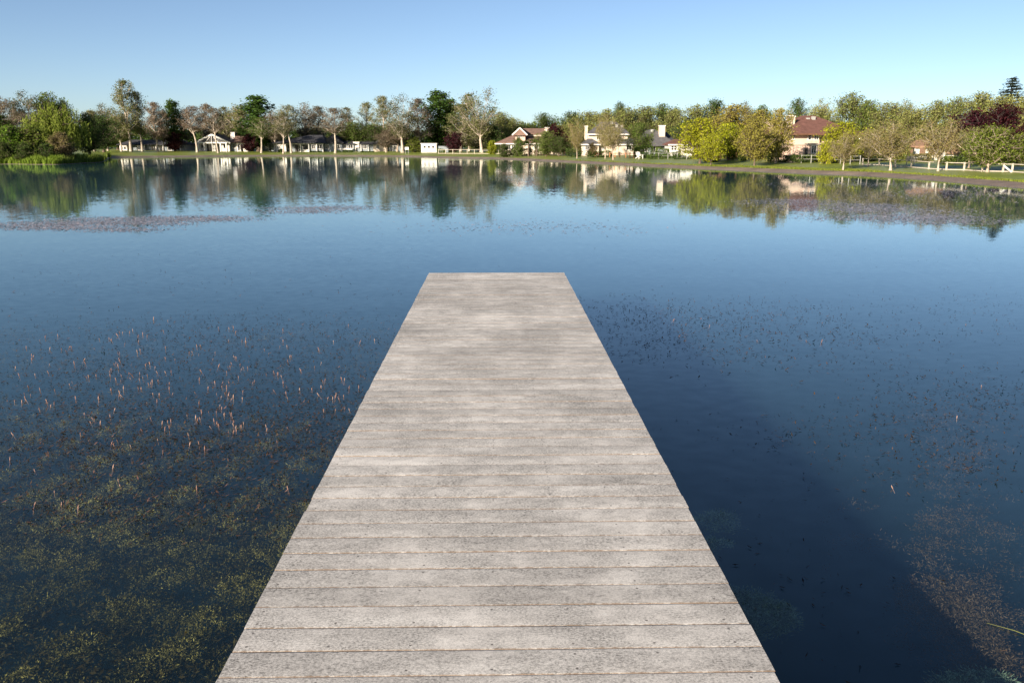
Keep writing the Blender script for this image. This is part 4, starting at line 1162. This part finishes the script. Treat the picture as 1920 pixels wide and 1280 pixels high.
hedge(1550, 1592, 296, 108, 3.0, 'darkshrub', 'olive shrub bed left of the first tan bank tree', 'shrub_bed', rnd=0.7)
hedge(1588, 1630, 289, 110, 3.0, 'darkshrub', 'tall dark shrub bed behind the first tan bank tree', 'shrub_bed', rnd=0.7)
hedge(1648, 1690, 290, 112, 1.6, 'darkshrub', 'dark hedge under the narrow yellow-green shrubs', rnd=0.4)
hedge(1708, 1746, 287, 106, 2.0, 'tanshrub', 'brown shrub bed in front of the garden pavilion', 'shrub_bed', rnd=0.7)
hedge(1764, 1792, 291, 98, 2.2, 'maple', 'yellow-green end of the long hedge at right', rnd=0.6)
hedge(1790, 1960, 292, 97, 2.2, 'darkshrub', 'long dark clipped hedge behind the right fence', rnd=0.25)
hedge(625, 664, 283, 243, 1.5, 'darkshrub', 'dark low hedge before the grey gable of the porch house', rnd=0.3, lsz=0.3)
hedge(676, 702, 284, 243, 1.5, 'darkshrub', 'dark low hedge before the low grey house', rnd=0.3, lsz=0.3)
hedge(580, 604, 283.5, 243, 1.5, 'darkshrub', 'dark shrubs before the right half of the porch', rnd=0.6, lsz=0.3)
hedge(522, 530, 280, 242, 1.5, 'darkshrub', 'round dark bush at the left end of the porch', 'round_bush', rnd=0.9, lsz=0.3)
hedge(820, 836, 279, 226, 2.0, 'maple', 'lime bush right of the white shed', 'round_bush', rnd=0.8, lsz=0.26)
hedge(952, 1000, 277, 187, 2.0, 'darkshrub', 'dark shrub row before the brown roofed house', 'shrub_bed', rnd=0.6, lsz=0.22)
hedge(1000, 1034, 279, 186, 2.0, 'tanshrub', 'reddish shrub row right of the palms', 'shrub_bed', rnd=0.6, lsz=0.22)
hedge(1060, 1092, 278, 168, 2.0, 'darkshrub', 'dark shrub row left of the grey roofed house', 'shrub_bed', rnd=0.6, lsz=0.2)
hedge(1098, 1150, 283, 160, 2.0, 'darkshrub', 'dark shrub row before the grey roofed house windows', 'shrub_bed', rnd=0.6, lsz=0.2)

def fence(label, line, hgt, rails, mat, post_w=0.12, base=False, name='rail_fence', wire=False):
    """line: list of picture points at the foot of each post"""
    pts = [ground_hit(*p) for p in line]
    r = bpy.data.objects.new(name, None); COL.objects.link(r); r.location = pts[0]
    tag(r, label, 'fence')
    for p in pts:
        q = p - pts[0]
        MB().box(q.x - post_w / 2, q.x + post_w / 2, q.y - post_w / 2, q.y + post_w / 2, q.z - 0.2, q.z + hgt + 0.03).build('post', HM[mat], r)
    for a, b in zip(pts[:-1], pts[1:]):
        a = a - pts[0]; b = b - pts[0]
        d = (b - a).normalized() * post_w * 0.5
        for z in rails:
            up = Vector((0, 0, z))
            MB().bar(a + up + d, b + up - d, 0.03 if wire else 0.05, 0.03 if wire else 0.07).build('wire' if wire else 'rail', HM[mat], r)
        if base:
            up = Vector((0, -0.09, 0.08)); MB().bar(a + up, b + up, 0.05, 0.09).build('kerb_board', HM['rail'], r)
    return r
def lerp_pts(ps, n):
    xs = [p[0] for p in ps]; ys = [p[1] for p in ps]
    return [(float(x), float(np.interp(x, xs, ys))) for x in np.linspace(xs[0], xs[-1], n)]
fence('pale rail fence right of the white shed, top rail and kerb', lerp_pts([(822, 288.4), (903, 288.6)], 7), 1.05, [1.0], 'rail', base=True)
fence('lower pale rail fence before the brown roofed house', lerp_pts([(905, 288.8), (1000, 289.6), (1098, 291.5)], 14), 0.9, [0.85], 'rail', base=True)
fence('thin wire fence before the hedges of the grey roofed house', lerp_pts([(1217, 298), (1280, 299), (1340, 300)], 8), 1.0, [0.95, 0.5], 'metal', post_w=0.07, name='wire_fence', wire=True)
fence('thin wire fence below the pink house', lerp_pts([(1502, 306), (1560, 307), (1612, 309)], 7), 1.0, [0.95, 0.5], 'metal', post_w=0.07, name='wire_fence', wire=True)
fence('white rail fence along the right bank with kerb board', [(1617, 310.0), (1648, 311.0), (1678, 312.8), (1708, 315.2), (1741, 317.8), (1774, 319.4), (1807, 320.6), (1841, 322.2), (1880, 323.6), (1897, 324.4), (1935, 326)], 0.78, [0.74], 'rail', post_w=0.13, base=True)
fence('orange wooden post fence left of the white chair', [(1143, 295.0), (1153, 295.2), (1162, 295.4), (1173, 295.8), (1181, 296.2), (1188, 296.4)], 0.85, [0.7], 'wood', post_w=0.14)
# brown board fence
pb = P(1362, 285, 137); z0 = zt(pb.x, pb.y)
bf = bpy.data.objects.new('board_fence', None); COL.objects.link(bf); bf.location = (pb.x, pb.y, z0)
tag(bf, 'dark brown board fence behind the lime tree trunks', 'fence')
xa = P(1330, 285, 137).x - pb.x; xb = P(1384, 285, 137).x - pb.x; nb = 26
for i in range(nb):
    x = xa + (xb - xa) * i / nb
    MB().box(x, x + (xb - xa) / nb - 0.012, 0, 0.03, -0.1, P(1362, 281.5, 137).z - z0 + random.uniform(-0.02, 0.02)).build('board', HM['brownwood'], bf)

# garden chairs with slatted backs
def chair(px, py, mat, label, rz=0.0, s=1.0):
    g = ground_hit(px, py)
    r = bpy.data.objects.new('garden_chair', None); COL.objects.link(r); r.location = g; r.rotation_euler = (0, 0, rz); r.scale = (s, s, s)
    tag(r, label, 'chair', 'garden chairs on the lawn')
    m = HM[mat]
    for x in (-0.30, 0.30):
        MB().box(x - 0.04, x + 0.04, -0.36, -0.30, 0, 0.52).build('leg', m, r)
        MB().bar((x, -0.28, 0.34), (x, 0.52, 0.05), 0.07, 0.10).build('leg', m, r)
        MB().box(x - 0.08 + (0.04 if x > 0 else -0.04), x + 0.08 + (0.04 if x > 0 else -0.04), -0.42, 0.34, 0.525, 0.555).build('armrest', m, r)
    b = MB()
    MB().extrude([(-0.26, 0), (0.26, 0), (0.26, 0.03), (-0.26, 0.03)], -0.34, 0.22).build('seat', m, r, (0, 0, 0.33)).rotation_euler = (R(-8), 0, 0)
    for k in range(5):
        x = -0.24 + 0.12 * k; hh = 0.98 - 0.05 * abs(k - 2)
        MB().bar((x, 0.20, 0.30), (x * 1.15, 0.52, hh), 0.10, 0.025).build('back_slat', m, r)
    MB().bar((-0.30, 0.34, 0.52), (0.30, 0.34, 0.52), 0.05, 0.04).build('back_brace', m, r)
    return r
chair(1199, 298.2, 'trim', 'white garden chair on the lawn before the wire fence', 0.4, 1.25)
chair(1040, 290.3, 'chairtan', 'leftmost tan garden chair behind the pale rail fence', 0.2)
chair(1050, 290.5, 'chairtan', 'second tan garden chair from the left behind the rail fence', -0.1)
chair(1060, 290.7, 'chairtan', 'third tan garden chair from the left behind the rail fence', 0.3)
chair(1026, 290.1, 'trim', 'pale garden chair left of the three tan ones', 0.1)
chair(1119, 293.6, 'red', 'left red garden chair before the grey roofed house', 0.3)
chair(1126, 293.8, 'red', 'right red garden chair before the grey roofed house', -0.3)

# boards and signs
def board(px, py, w, h, z, mat, label, name, tilt=0.0, legs=2):
    g = ground_hit(px, py); r = bpy.data.objects.new(name, None); COL.objects.link(r); r.location = g
    tag(r, label, 'sign')
    p = MB().box(-w / 2, w / 2, -0.02, 0.02, -h / 2, h / 2).build('panel', HM[mat], r, (0, -0.06, z)); p.rotation_euler = (0, tilt, 0)
    for x in ([-w * 0.4, w * 0.4] if legs == 2 else [0]):
        MB().box(x - 0.04, x + 0.04, -0.035, 0.035, -0.2, z + h * 0.4).build('post', HM['metal'], r)
    return r
board(1706, 314, 1.0, 0.55, 0.92, 'rail', 'pale blank board on two posts by the right fence', 'notice_board')
board(763, 288.5, 1.0, 0.7, 1.35, 'trim', 'small white sign beside the forked sycamore', 'white_sign')
g = ground_hit(1888, 325)
lb = MB().bar((-0.38, 0, 0.62), (0.38, 0, 0.06), 0.10, 0.14).build('leaning_board', HM['trim'], None, g); tag(lb, 'white plank leaning across the right fence', 'plank')

# long grass on the left point and along the water
def grass(name, label, px0, px1, n, dmin, dmax, hmin, hmax, leaf, wid=0.035):
    rg3 = np.random.default_rng(int(px0) + n)
    pts = []
    while len(pts) < n:
        k = n * 3
        px = rg3.uniform(px0, px1, k); az = np.arctan2((px - 960) / FPX, 1 / CT)
        r = shore_r(az) + rg3.uniform(dmin, dmax * 1.4, k)
        x, y = r * np.sin(az), r * np.cos(az); d = sdist(x, y)
        ok = (d > dmin) & (d < dmax)
        for a, b, c in zip(x[ok], y[ok], d[ok]): pts.append((a, b, np.interp(c, PD, PZ)))
    p = np.array(pts[:n]); clump = 0.6 + 0.6 * np.abs(np.sin(p[:, 0] * 0.9) * np.cos(p[:, 1] * 1.3 + p[:, 0] * 0.4))
    h_ = rg3.uniform(hmin, hmax, n) * clump; an = rg3.uniform(0, 6.28, n); ln = rg3.uniform(0.1, 0.5, n) * h_
    d1 = np.column_stack([np.cos(an), np.sin(an), np.zeros(n)]); d2 = np.column_stack([-np.sin(an), np.cos(an), np.zeros(n)])
    up = np.array([0, 0, 1.0])
    mid = p + up * (h_ * 0.6)[:, None] + d2 * (ln * 0.35)[:, None]; tip = p + up * h_[:, None] + d2 * ln[:, None]
    V = np.stack([p - d1 * wid, p + d1 * wid, mid + d1 * wid * 0.8, mid - d1 * wid * 0.8, tip + d1 * 0.006, tip - d1 * 0.006], 1).reshape(-1, 3)
    b = np.arange(n)[:, None] * 6
    F = np.concatenate([b + np.array([[0, 1, 2, 3]]), b + np.array([[3, 2, 4, 5]])])
    o = link(name, quad_mesh(name, V, F, np.repeat(rg3.uniform(0, 1, n), 6)), LM[leaf]); tag(o, label, 'grass', kind='stuff'); return o
grass('long_grass', 'long green grass on the left point above the water', -40, 112, 9000, 0.2, 7.0, 0.5, 1.25, 'shrub', 0.05)
grass('long_grass', 'darker long grass at the tip of the left point', 112, 206, 7000, 0.2, 9.0, 0.5, 1.2, 'willow', 0.05)
grass('bank_grass', 'tufts of grass along the edge of the right lawn', 1000, 1930, 9000, 1.8, 3.4, 0.06, 0.2, 'maple', 0.03)

# ------------------------------------------------------------------ water weed
WM = {
    'weed': leafmat('submerged_weed', [(0.035, 0.028, 0.012), (0.06, 0.055, 0.017), (0.115, 0.098, 0.036), (0.20, 0.172, 0.06), (0.33, 0.29, 0.10)], trans=0.2),
    'brownweed': leafmat('brown_weed', [(0.05, 0.038, 0.028), (0.09, 0.068, 0.048), (0.15, 0.115, 0.085)], trans=0.2),
    'darkweed': leafmat('dark_green_weed', [(0.08, 0.13, 0.09), (0.17, 0.25, 0.17), (0.30, 0.40, 0.28)], trans=0.2),
    'gapweed': leafmat('gap_fill_weed', [(0.025, 0.019, 0.009), (0.045, 0.036, 0.014), (0.075, 0.06, 0.022)], trans=0.1),
    'float': leafmat('floating_weed', [(0.022, 0.018, 0.014), (0.045, 0.032, 0.022), (0.09, 0.058, 0.04), (0.17, 0.10, 0.08)], trans=0.1),
    'mat_': leafmat('weed_mat', [(0.035, 0.028, 0.028), (0.075, 0.055, 0.05), (0.14, 0.10, 0.085), (0.24, 0.16, 0.15)], trans=0.1),
}
def m_film():
    m, nt, out = new_mat('weed_film'); h = N(nt); at = h.n('Attribute', attribute_name='tint')
    c = h.ramp(at.outputs['Fac'], [(0, (0.22, 0.20, 0.205)), (0.5, (0.36, 0.315, 0.315)), (1, (0.48, 0.39, 0.38))])
    b = h.n('BsdfPrincipled'); h.l(c, b.inputs['Base Color']); b.inputs['Roughness'].default_value = 0.35; b.inputs['Specular IOR Level'].default_value = 0.6
    h.l(b.outputs[0], out.inputs[0]); return m
WM['mat'] = m_film()
def blades(C, D, L, Wd, rng):
    """thin four-cornered blades at C along D"""
    n = len(C); D = D / (np.linalg.norm(D, axis=1, keepdims=True) + 1e-9)
    a = rng.normal(0, 1, (n, 3)) * np.array([0.4, 0.4, 1]); s = np.cross(D, a); s /= np.linalg.norm(s, axis=1, keepdims=True) + 1e-9
    L = np.asarray(L).reshape(-1, 1); Wd = np.asarray(Wd).reshape(-1, 1)
    return np.stack([C - D * L / 2, C + s * Wd / 2, C + D * L / 2, C - s * Wd / 2], 1).reshape(-1, 3)

def tufts(name, label, centres, tint0, mat, nb, sig, blen, bw, seed, top_sig=None):
    rng = np.random.default_rng(seed); m = len(centres)
    idx = np.repeat(np.arange(m), nb)
    off = rng.normal(0, 1, (len(idx), 3)) * np.array([sig, sig, top_sig or sig * 0.6]) * rng.uniform(0.5, 1.4, m)[idx][:, None]
    C = centres[idx] + off; C[:, 2] = np.minimum(C[:, 2], -0.006)
    D = off + rng.normal(0, sig * 0.7, off.shape); D[:, 2] = np.abs(D[:, 2]) * 0.8
    V = blades(C, D, rng.uniform(0.6, 1.4, len(idx)) * blen, rng.uniform(0.7, 1.3, len(idx)) * bw, rng)
    t = np.clip(tint0[idx] + rng.normal(0, 0.10, len(idx)), 0, 1)
    o = link(name, quad_mesh(name, V, np.arange(len(V)).reshape(-1, 4), np.repeat(t, 4)), WM[mat])
    tag(o, label, 'water weed', kind='stuff'); return o

def vnoise(x, y, sc, seed=0):
    """cheap smooth noise 0..1"""
    r = np.random.default_rng(seed); out = np.zeros_like(x); amp = 0
    for k in range(4):
        a = r.uniform(0, 6.28, 4); f = sc * 1.8**k; w = 0.7**k
        out += w * (np.sin(f * (x * math.cos(a[0]) + y * math.sin(a[0])) + a[1]) * np.sin(f * 1.13 * (x * math.cos(a[2]) + y * math.sin(a[2])) + a[3])); amp += w
    return 0.5 + 0.5 * out / amp * 1.6

rng = np.random.default_rng(77)
# bed of weed left of the dock, close to the surface
k = 34000
x = rng.uniform(-8.0, -1.15, k); y = rng.uniform(1.2, 9.6, k)
nz = vnoise(x, y, 1.7, 3); n2 = vnoise(x, y, 4.5, 4)
fade = np.clip((9.4 - y) / 3.2, 0, 1)
keep = rng.uniform(0, 1, k) < np.clip((0.40 * nz + 0.60 * n2 - 0.30) * 2.8, 0, 1) * (0.25 + 0.75 * fade)
keep &= x < -1.25 + 0.02 * y
x, y, nz, n2 = x[keep], y[keep], nz[keep], n2[keep]
z = -0.012 - 0.17 * (1 - n2) - 0.06 * rng.uniform(0, 1, len(x))
tint = np.clip(0.24 + 0.8 * (n2 - 0.42) + 0.3 * (nz - 0.5) + rng.normal(0, 0.16, len(x)) + (rng.uniform(0, 1, len(x)) > 0.94) * 0.4, 0, 1)
tufts('submerged_weed', 'dense brown-green weed bed under the water left of the dock', np.column_stack([x, y, z]), tint, 'weed', 30, 0.030, 0.019, 0.0062, 11)
# dark layer added beneath it to hide the blue water in the gaps
k = 5200
x = rng.uniform(-8.2, -1.2, k); y = rng.uniform(1.0, 9.0, k); n2 = vnoise(x, y, 1.3, 14)
keep = (rng.uniform(0, 1, k) < np.clip((9.3 - y) / 2.5, 0, 1)) & (n2 > 0.16) & (x < -1.28 + 0.02 * y); x, y, n2 = x[keep], y[keep], n2[keep]
tufts('submerged_weed', 'dark weed layer added to darken the gaps in the bed left of the dock', np.column_stack([x, y, -0.08 - 0.08 * (1 - n2) - 0.04 * rng.uniform(0, 1, len(x))]), rng.uniform(0, 0.6, len(x)), 'gapweed', 24, 0.07, 0.048, 0.016, 13, 0.03)
# deeper, thinner carpet farther out
k = 9000
x = rng.uniform(-11, -1.3, k); y = rng.uniform(6.5, 14.5, k); n2 = vnoise(x, y, 1.2, 8)
keep = rng.uniform(0, 1, k) < np.clip((n2 - 0.35) * 1.6, 0, 1); x, y = x[keep], y[keep]
tufts('submerged_weed', 'thin brown weed lying just under the water farther left', np.column_stack([x, y, -0.05 - 0.25 * rng.uniform(0, 1, len(x))]), rng.uniform(0, 0.5, len(x)), 'weed', 12, 0.07, 0.055, 0.006, 12)
# weed at the right, in the sun beyond the shadow of the dock
def scatter(boxes, per, zr, seed, clump=0.25):
    r = np.random.default_rng(seed); pts = []
    for (x0, x1, y0, y1, wgt) in boxes:
        nc = max(1, int(per * wgt / 8))
        for _ in range(nc):
            px, py = r.uniform(x0, x1), r.uniform(y0, y1); c = G(px, py)
            m = r.integers(4, 13); s = clump * c.y / 8
            q = np.column_stack([c.x + r.normal(0, s * 1.8, m), c.y + r.normal(0, s, m), r.uniform(zr[0], zr[1], m)]); pts.append(q)
    return np.concatenate(pts)
W1 = [(1640, 1720, 1000, 1080, 1.0), (1700, 1830, 1060, 1180, 1.6), (1780, 1920, 1130, 1280, 2.0), (1650, 1780, 880, 1000, 1.2), (1660, 1860, 820, 900, 1.0), (1830, 1990, 930, 1130, 1.6), (1700, 1920, 760, 860, 1.0), (1620, 1760, 930, 1010, .6)]
c = scatter(W1, 380, (-0.12, -0.01), 21, 0.11)
c = c[vnoise(c[:, 0], c[:, 1], 2.6, 33) > 0.44]
tufts('submerged_weed', 'brown weed drifting in the sunlit water at lower right', c, np.random.default_rng(1).uniform(0, 1, len(c)), 'brownweed', 12, 0.04, 0.024, 0.0038, 22, 0.02)
# dark green cushion of weed in the shadow beside the dock
def cushion(boxes, n, label, seed):
    r = np.random.default_rng(seed); P_ = []
    for (cx, cy, wx, wy) in boxes:
        g = G(cx, cy); 
        a = r.uniform(0, 6.28, n); q = np.sqrt(r.uniform(0, 1, n))
        P_.append(np.column_stack([g.x + np.cos(a) * q * wx, g.y + np.sin(a) * q * wy, -0.008 - 0.035 * q + r.normal(0, 0.010, n)]))
    c = np.concatenate(P_); c[:, 2] = np.minimum(c[:, 2], -0.012)
    return tufts('submerged_weed', label, c, r.uniform(0, 1, len(c)), 'darkweed', 16, 0.028, 0.035, 0.005, seed + 1, 0.015)
cushion([(1395, 1120, 0.22, 0.16), (1425, 1150, 0.26, 0.17), (1380, 1165, 0.16, 0.14), (1450, 1135, 0.12, 0.08)], 240, 'dark green weed cushion in the shadow beside the dock', 31)
cushion([(1330, 975, 0.28, 0.13), (1335, 1010, 0.16, 0.07), (1345, 960, 0.16, 0.06)], 60, 'small dark weed patch in the shadow farther along the dock', 41)
cushion([(1840, 1262, 0.2, 0.08), (1800, 1272, 0.15, 0.06)], 60, 'small dark weed patch at the lower right corner', 51)

def fragments(name, label, boxes, per, smin, smax, mat, seed, clump=0.3, zhi=0.012, tilt=0.25, asp=(0.08, 0.3)):
    r = np.random.default_rng(seed)
    c = scatter(boxes, per, (0.002, zhi), seed + 1, clump); n = len(c)
    an = r.uniform(0, 6.28, n)
    D = np.column_stack([np.cos(an), np.sin(an), r.normal(0, tilt, n)])
    L = r.uniform(smin, smax, n); n0 = np.column_stack([-np.sin(an), np.cos(an), np.zeros(n)]) * (L * r.uniform(asp[0], asp[1], n))[:, None] / 2
    D = D / np.linalg.norm(D, axis=1, keepdims=True) * L[:, None] / 2
    lift = np.abs(D[:, 2:3]) * np.array([[0, 0, 1.0]])
    V = np.stack([c - D + lift, c + n0 + lift * 0.5, c + D + lift, c - n0 + lift * 0.5], 1).reshape(-1, 3)
    t = r.uniform(0, 0.75, n) + (r.uniform(0, 1, n) > 0.9) * 0.3
    o = link(name, quad_mesh(name, V, np.arange(4 * n).reshape(n, 4), np.repeat(np.clip(t, 0, 1), 4)), WM[mat])
    tag(o, label, 'water weed', kind='stuff'); return o
# floating scraps among the flower spikes
fragments('floating_weed', 'scraps of weed floating among the pink spikes left of the dock',
          [(20, 700, 610, 700, 3.0), (0, 690, 680, 780, 4.0), (0, 640, 760, 860, 4.5), (200, 740, 590, 650, 1.6), (0, 620, 830, 980, 3.2), (560, 690, 740, 860, 1.5)], 900, 0.018, 0.07, 'float', 61, 0.30)
fragments('floating_weed', 'fine weed scraps scattered on the open water left',
          [(0, 760, 455, 600, 2.0), (190, 260, 515, 535, .5), (700, 780, 545, 565, .5)], 110, 0.03, 0.09, 'float', 62, 0.5)
fragments('floating_weed', 'scraps of weed floating right of the dock end',
          [(1100, 1290, 565, 600, 1.8), (1110, 1290, 600, 668, 1.8), (1240, 1420, 580, 630, 1.6), (1440, 1560, 568, 600, 1.0), (1480, 1680, 615, 650, 1.2), (1290, 1440, 640, 670, .6), (1380, 1470, 655, 690, .4)], 300, 0.025, 0.085, 'float', 63, 0.3)
fragments('floating_weed', 'scraps of weed floating at the far right edge',
          [(1760, 1920, 550, 630, 1.4), (1800, 1920, 700, 760, 2.0), (1660, 1860, 740, 810, 2.0), (1550, 1700, 660, 740, .6), (1440, 1620, 790, 830, .8), (1640, 1870, 815, 900, 1.8)], 260, 0.02, 0.07, 'float', 64, 0.28)
fragments('floating_weed', 'sparse weed scraps over the dark water right of the dock',
          [(1290, 1700, 820, 980, .6), (1350, 1620, 1000, 1280, 1.0), (1420, 1900, 450, 560, .6), (1080, 1500, 470, 560, .6)], 110, 0.02, 0.06, 'float', 65, 0.35)
# mats of weed in the middle distance
fragments('weed_mat', 'long low mat of floating weed at left in the middle of the lake',
          [(0, 180, 416, 430, 2.6), (120, 330, 407, 422, 3.4), (300, 445, 405, 414, 2.0), (170, 290, 426, 434, 0.7)], 1100, 0.06, 0.16, 'mat', 66, 0.10, 0.008, 0.06, (0.3, 0.8))
fragments('weed_mat', 'small oval mat of floating weed left of the middle of the lake',
          [(515, 640, 388, 400, 2.2), (600, 682, 386, 393, 1.0)], 900, 0.06, 0.16, 'mat', 67, 0.10, 0.008, 0.06, (0.3, 0.8))
fragments('weed_mat', 'faint mat of floating weed in the middle of the lake',
          [(890, 1100, 418, 432, 1.6)], 380, 0.06, 0.15, 'mat', 68, 0.3, 0.008, 0.06, (0.3, 0.8))
fragments('weed_mat', 'broad mat of floating weed before the right bank',
          [(1420, 1560, 374, 384, 2.0), (1480, 1700, 382, 396, 3.6), (1540, 1800, 392, 412, 4.0), (1660, 1830, 404, 420, 2.0)], 1100, 0.06, 0.16, 'mat', 69, 0.12, 0.008, 0.06, (0.3, 0.8))
fragments('weed_mat', 'muddy weed streak close to the right bank',
          [(1560, 1780, 343, 350, 2.0), (1740, 1920, 352, 366, 3.0), (1600, 1920, 362, 376, 1.6)], 700, 0.08, 0.25, 'mat', 70, 0.25, 0.008, 0.10)

# pink flower spikes standing out of the water
def m_spike():
    m, nt, out = new_mat('pink_spike'); h = N(nt); oi = h.n('ObjectInfo'); tc = h.n('TexCoord')
    nz = h.noise(tc.outputs['Object'], 180, 2)
    c = h.ramp(oi.outputs['Random'], [(0, (0.17, 0.09, 0.065)), (0.5, (0.27, 0.15, 0.115)), (1, (0.36, 0.23, 0.17))])
    c = h.mix(0.6, c, h.ramp(nz.outputs['Fac'], [(0.35, 0.5), (0.65, 1.1)]), 'MULTIPLY')
    b = h.n('BsdfPrincipled'); h.l(c, b.inputs['Base Color']); b.inputs['Roughness'].default_value = 0.8
    h.l(b.outputs[0], out.inputs[0]); return m
def spike_mesh(seed):
    r = random.Random(seed); v = []; f = []; n = 5
    prof = [(-0.08, 0.003), (0.0, 0.0035), (0.012, 0.0075), (0.03, 0.0085), (0.05, 0.0072), (0.064, 0.0025)]
    bx, by = r.uniform(-0.25, 0.25), r.uniform(-0.25, 0.25)
    for i, (z, q) in enumerate(prof):
        for k in range(n):
            a = 6.283 * (k + 0.5 * (i % 2)) / n; s = q * r.uniform(0.8, 1.2)
            v.append((math.cos(a) * s + bx * z * z * 4, math.sin(a) * s + by * z * z * 4, z))
    for i in range(len(prof) - 1):
        for k in range(n): f.append((i * n + k, i * n + (k + 1) % n, (i + 1) * n + (k + 1) % n, (i + 1) * n + k))
    f.append(tuple((len(prof) - 1) * n + k for k in range(n)))
    me = bpy.data.meshes.new('flower_spike'); me.from_pydata(v, [], f); me.update(); return me
MS = m_spike(); SPK = [spike_mesh(i) for i in range(6)]
for s_ in SPK: s_.materials.append(MS)
r = np.random.default_rng(90); spots = []
while len(spots) < 290:
    px, py = r.uniform(10, 715), r.uniform(598, 960)
    w = math.exp(-((px - 300) / 290)**2) * math.exp(-((py - 712) / 90)**2) + 0.07
    if py > 860 and px > 260: w *= 0.15
    if py < 620: w *= 0.5
    if r.uniform() > w: continue
    if px > 805 - 0.52 * (py - 511) - 14: continue
    spots.append((px, py))
    while r.uniform() < 0.22 and len(spots) < 290: spots.append((px + r.normal(0, 6), py + r.normal(0, 4)))
spots_r = [(1262, 601), (1330, 612), (1420, 640), (1512, 640), (1540, 642), (1794, 784), (1840, 725), (1674, 916)]
for i, (px, py) in enumerate(spots + spots_r):
    g = G(px, py); o = bpy.data.objects.new('flower_spike', random.choice(SPK)); COL.objects.link(o)
    o.location = (g.x, g.y, 0); s = random.uniform(0.40, 0.78); o.scale = (s * random.uniform(0.8, 1.1), s, s * random.uniform(0.9, 1.3))
    o.rotation_euler = (random.gauss(0, 0.22), random.gauss(0, 0.22), random.uniform(0, 6.28))
    if i < len(spots): tag(o, 'short pink flower spike standing out of the water left of the dock', 'flower spike', 'pink flower spikes left of the dock')
    else: tag(o, 'short pink flower spike standing out of the water right of the dock', 'flower spike', 'pink flower spikes right of the dock')
# a reed stalk lying on the water at lower right
st = Tubes(); a = G(1850, 1168); b = G(1960, 1206)
st.add(np.array([[a.x, a.y, 0.004], [(a.x + b.x) / 2, (a.y + b.y) / 2 + 0.015, 0.012], [b.x, b.y, 0.008]]), [0.0015, 0.003, 0.0035], 5)
o = link('reed_stalk', st.mesh('reed_stalk'), plain('reed', (0.10, 0.11, 0.035), 0.8)); tag(o, 'thin yellow-green stalk floating at the lower right corner', 'stalk')
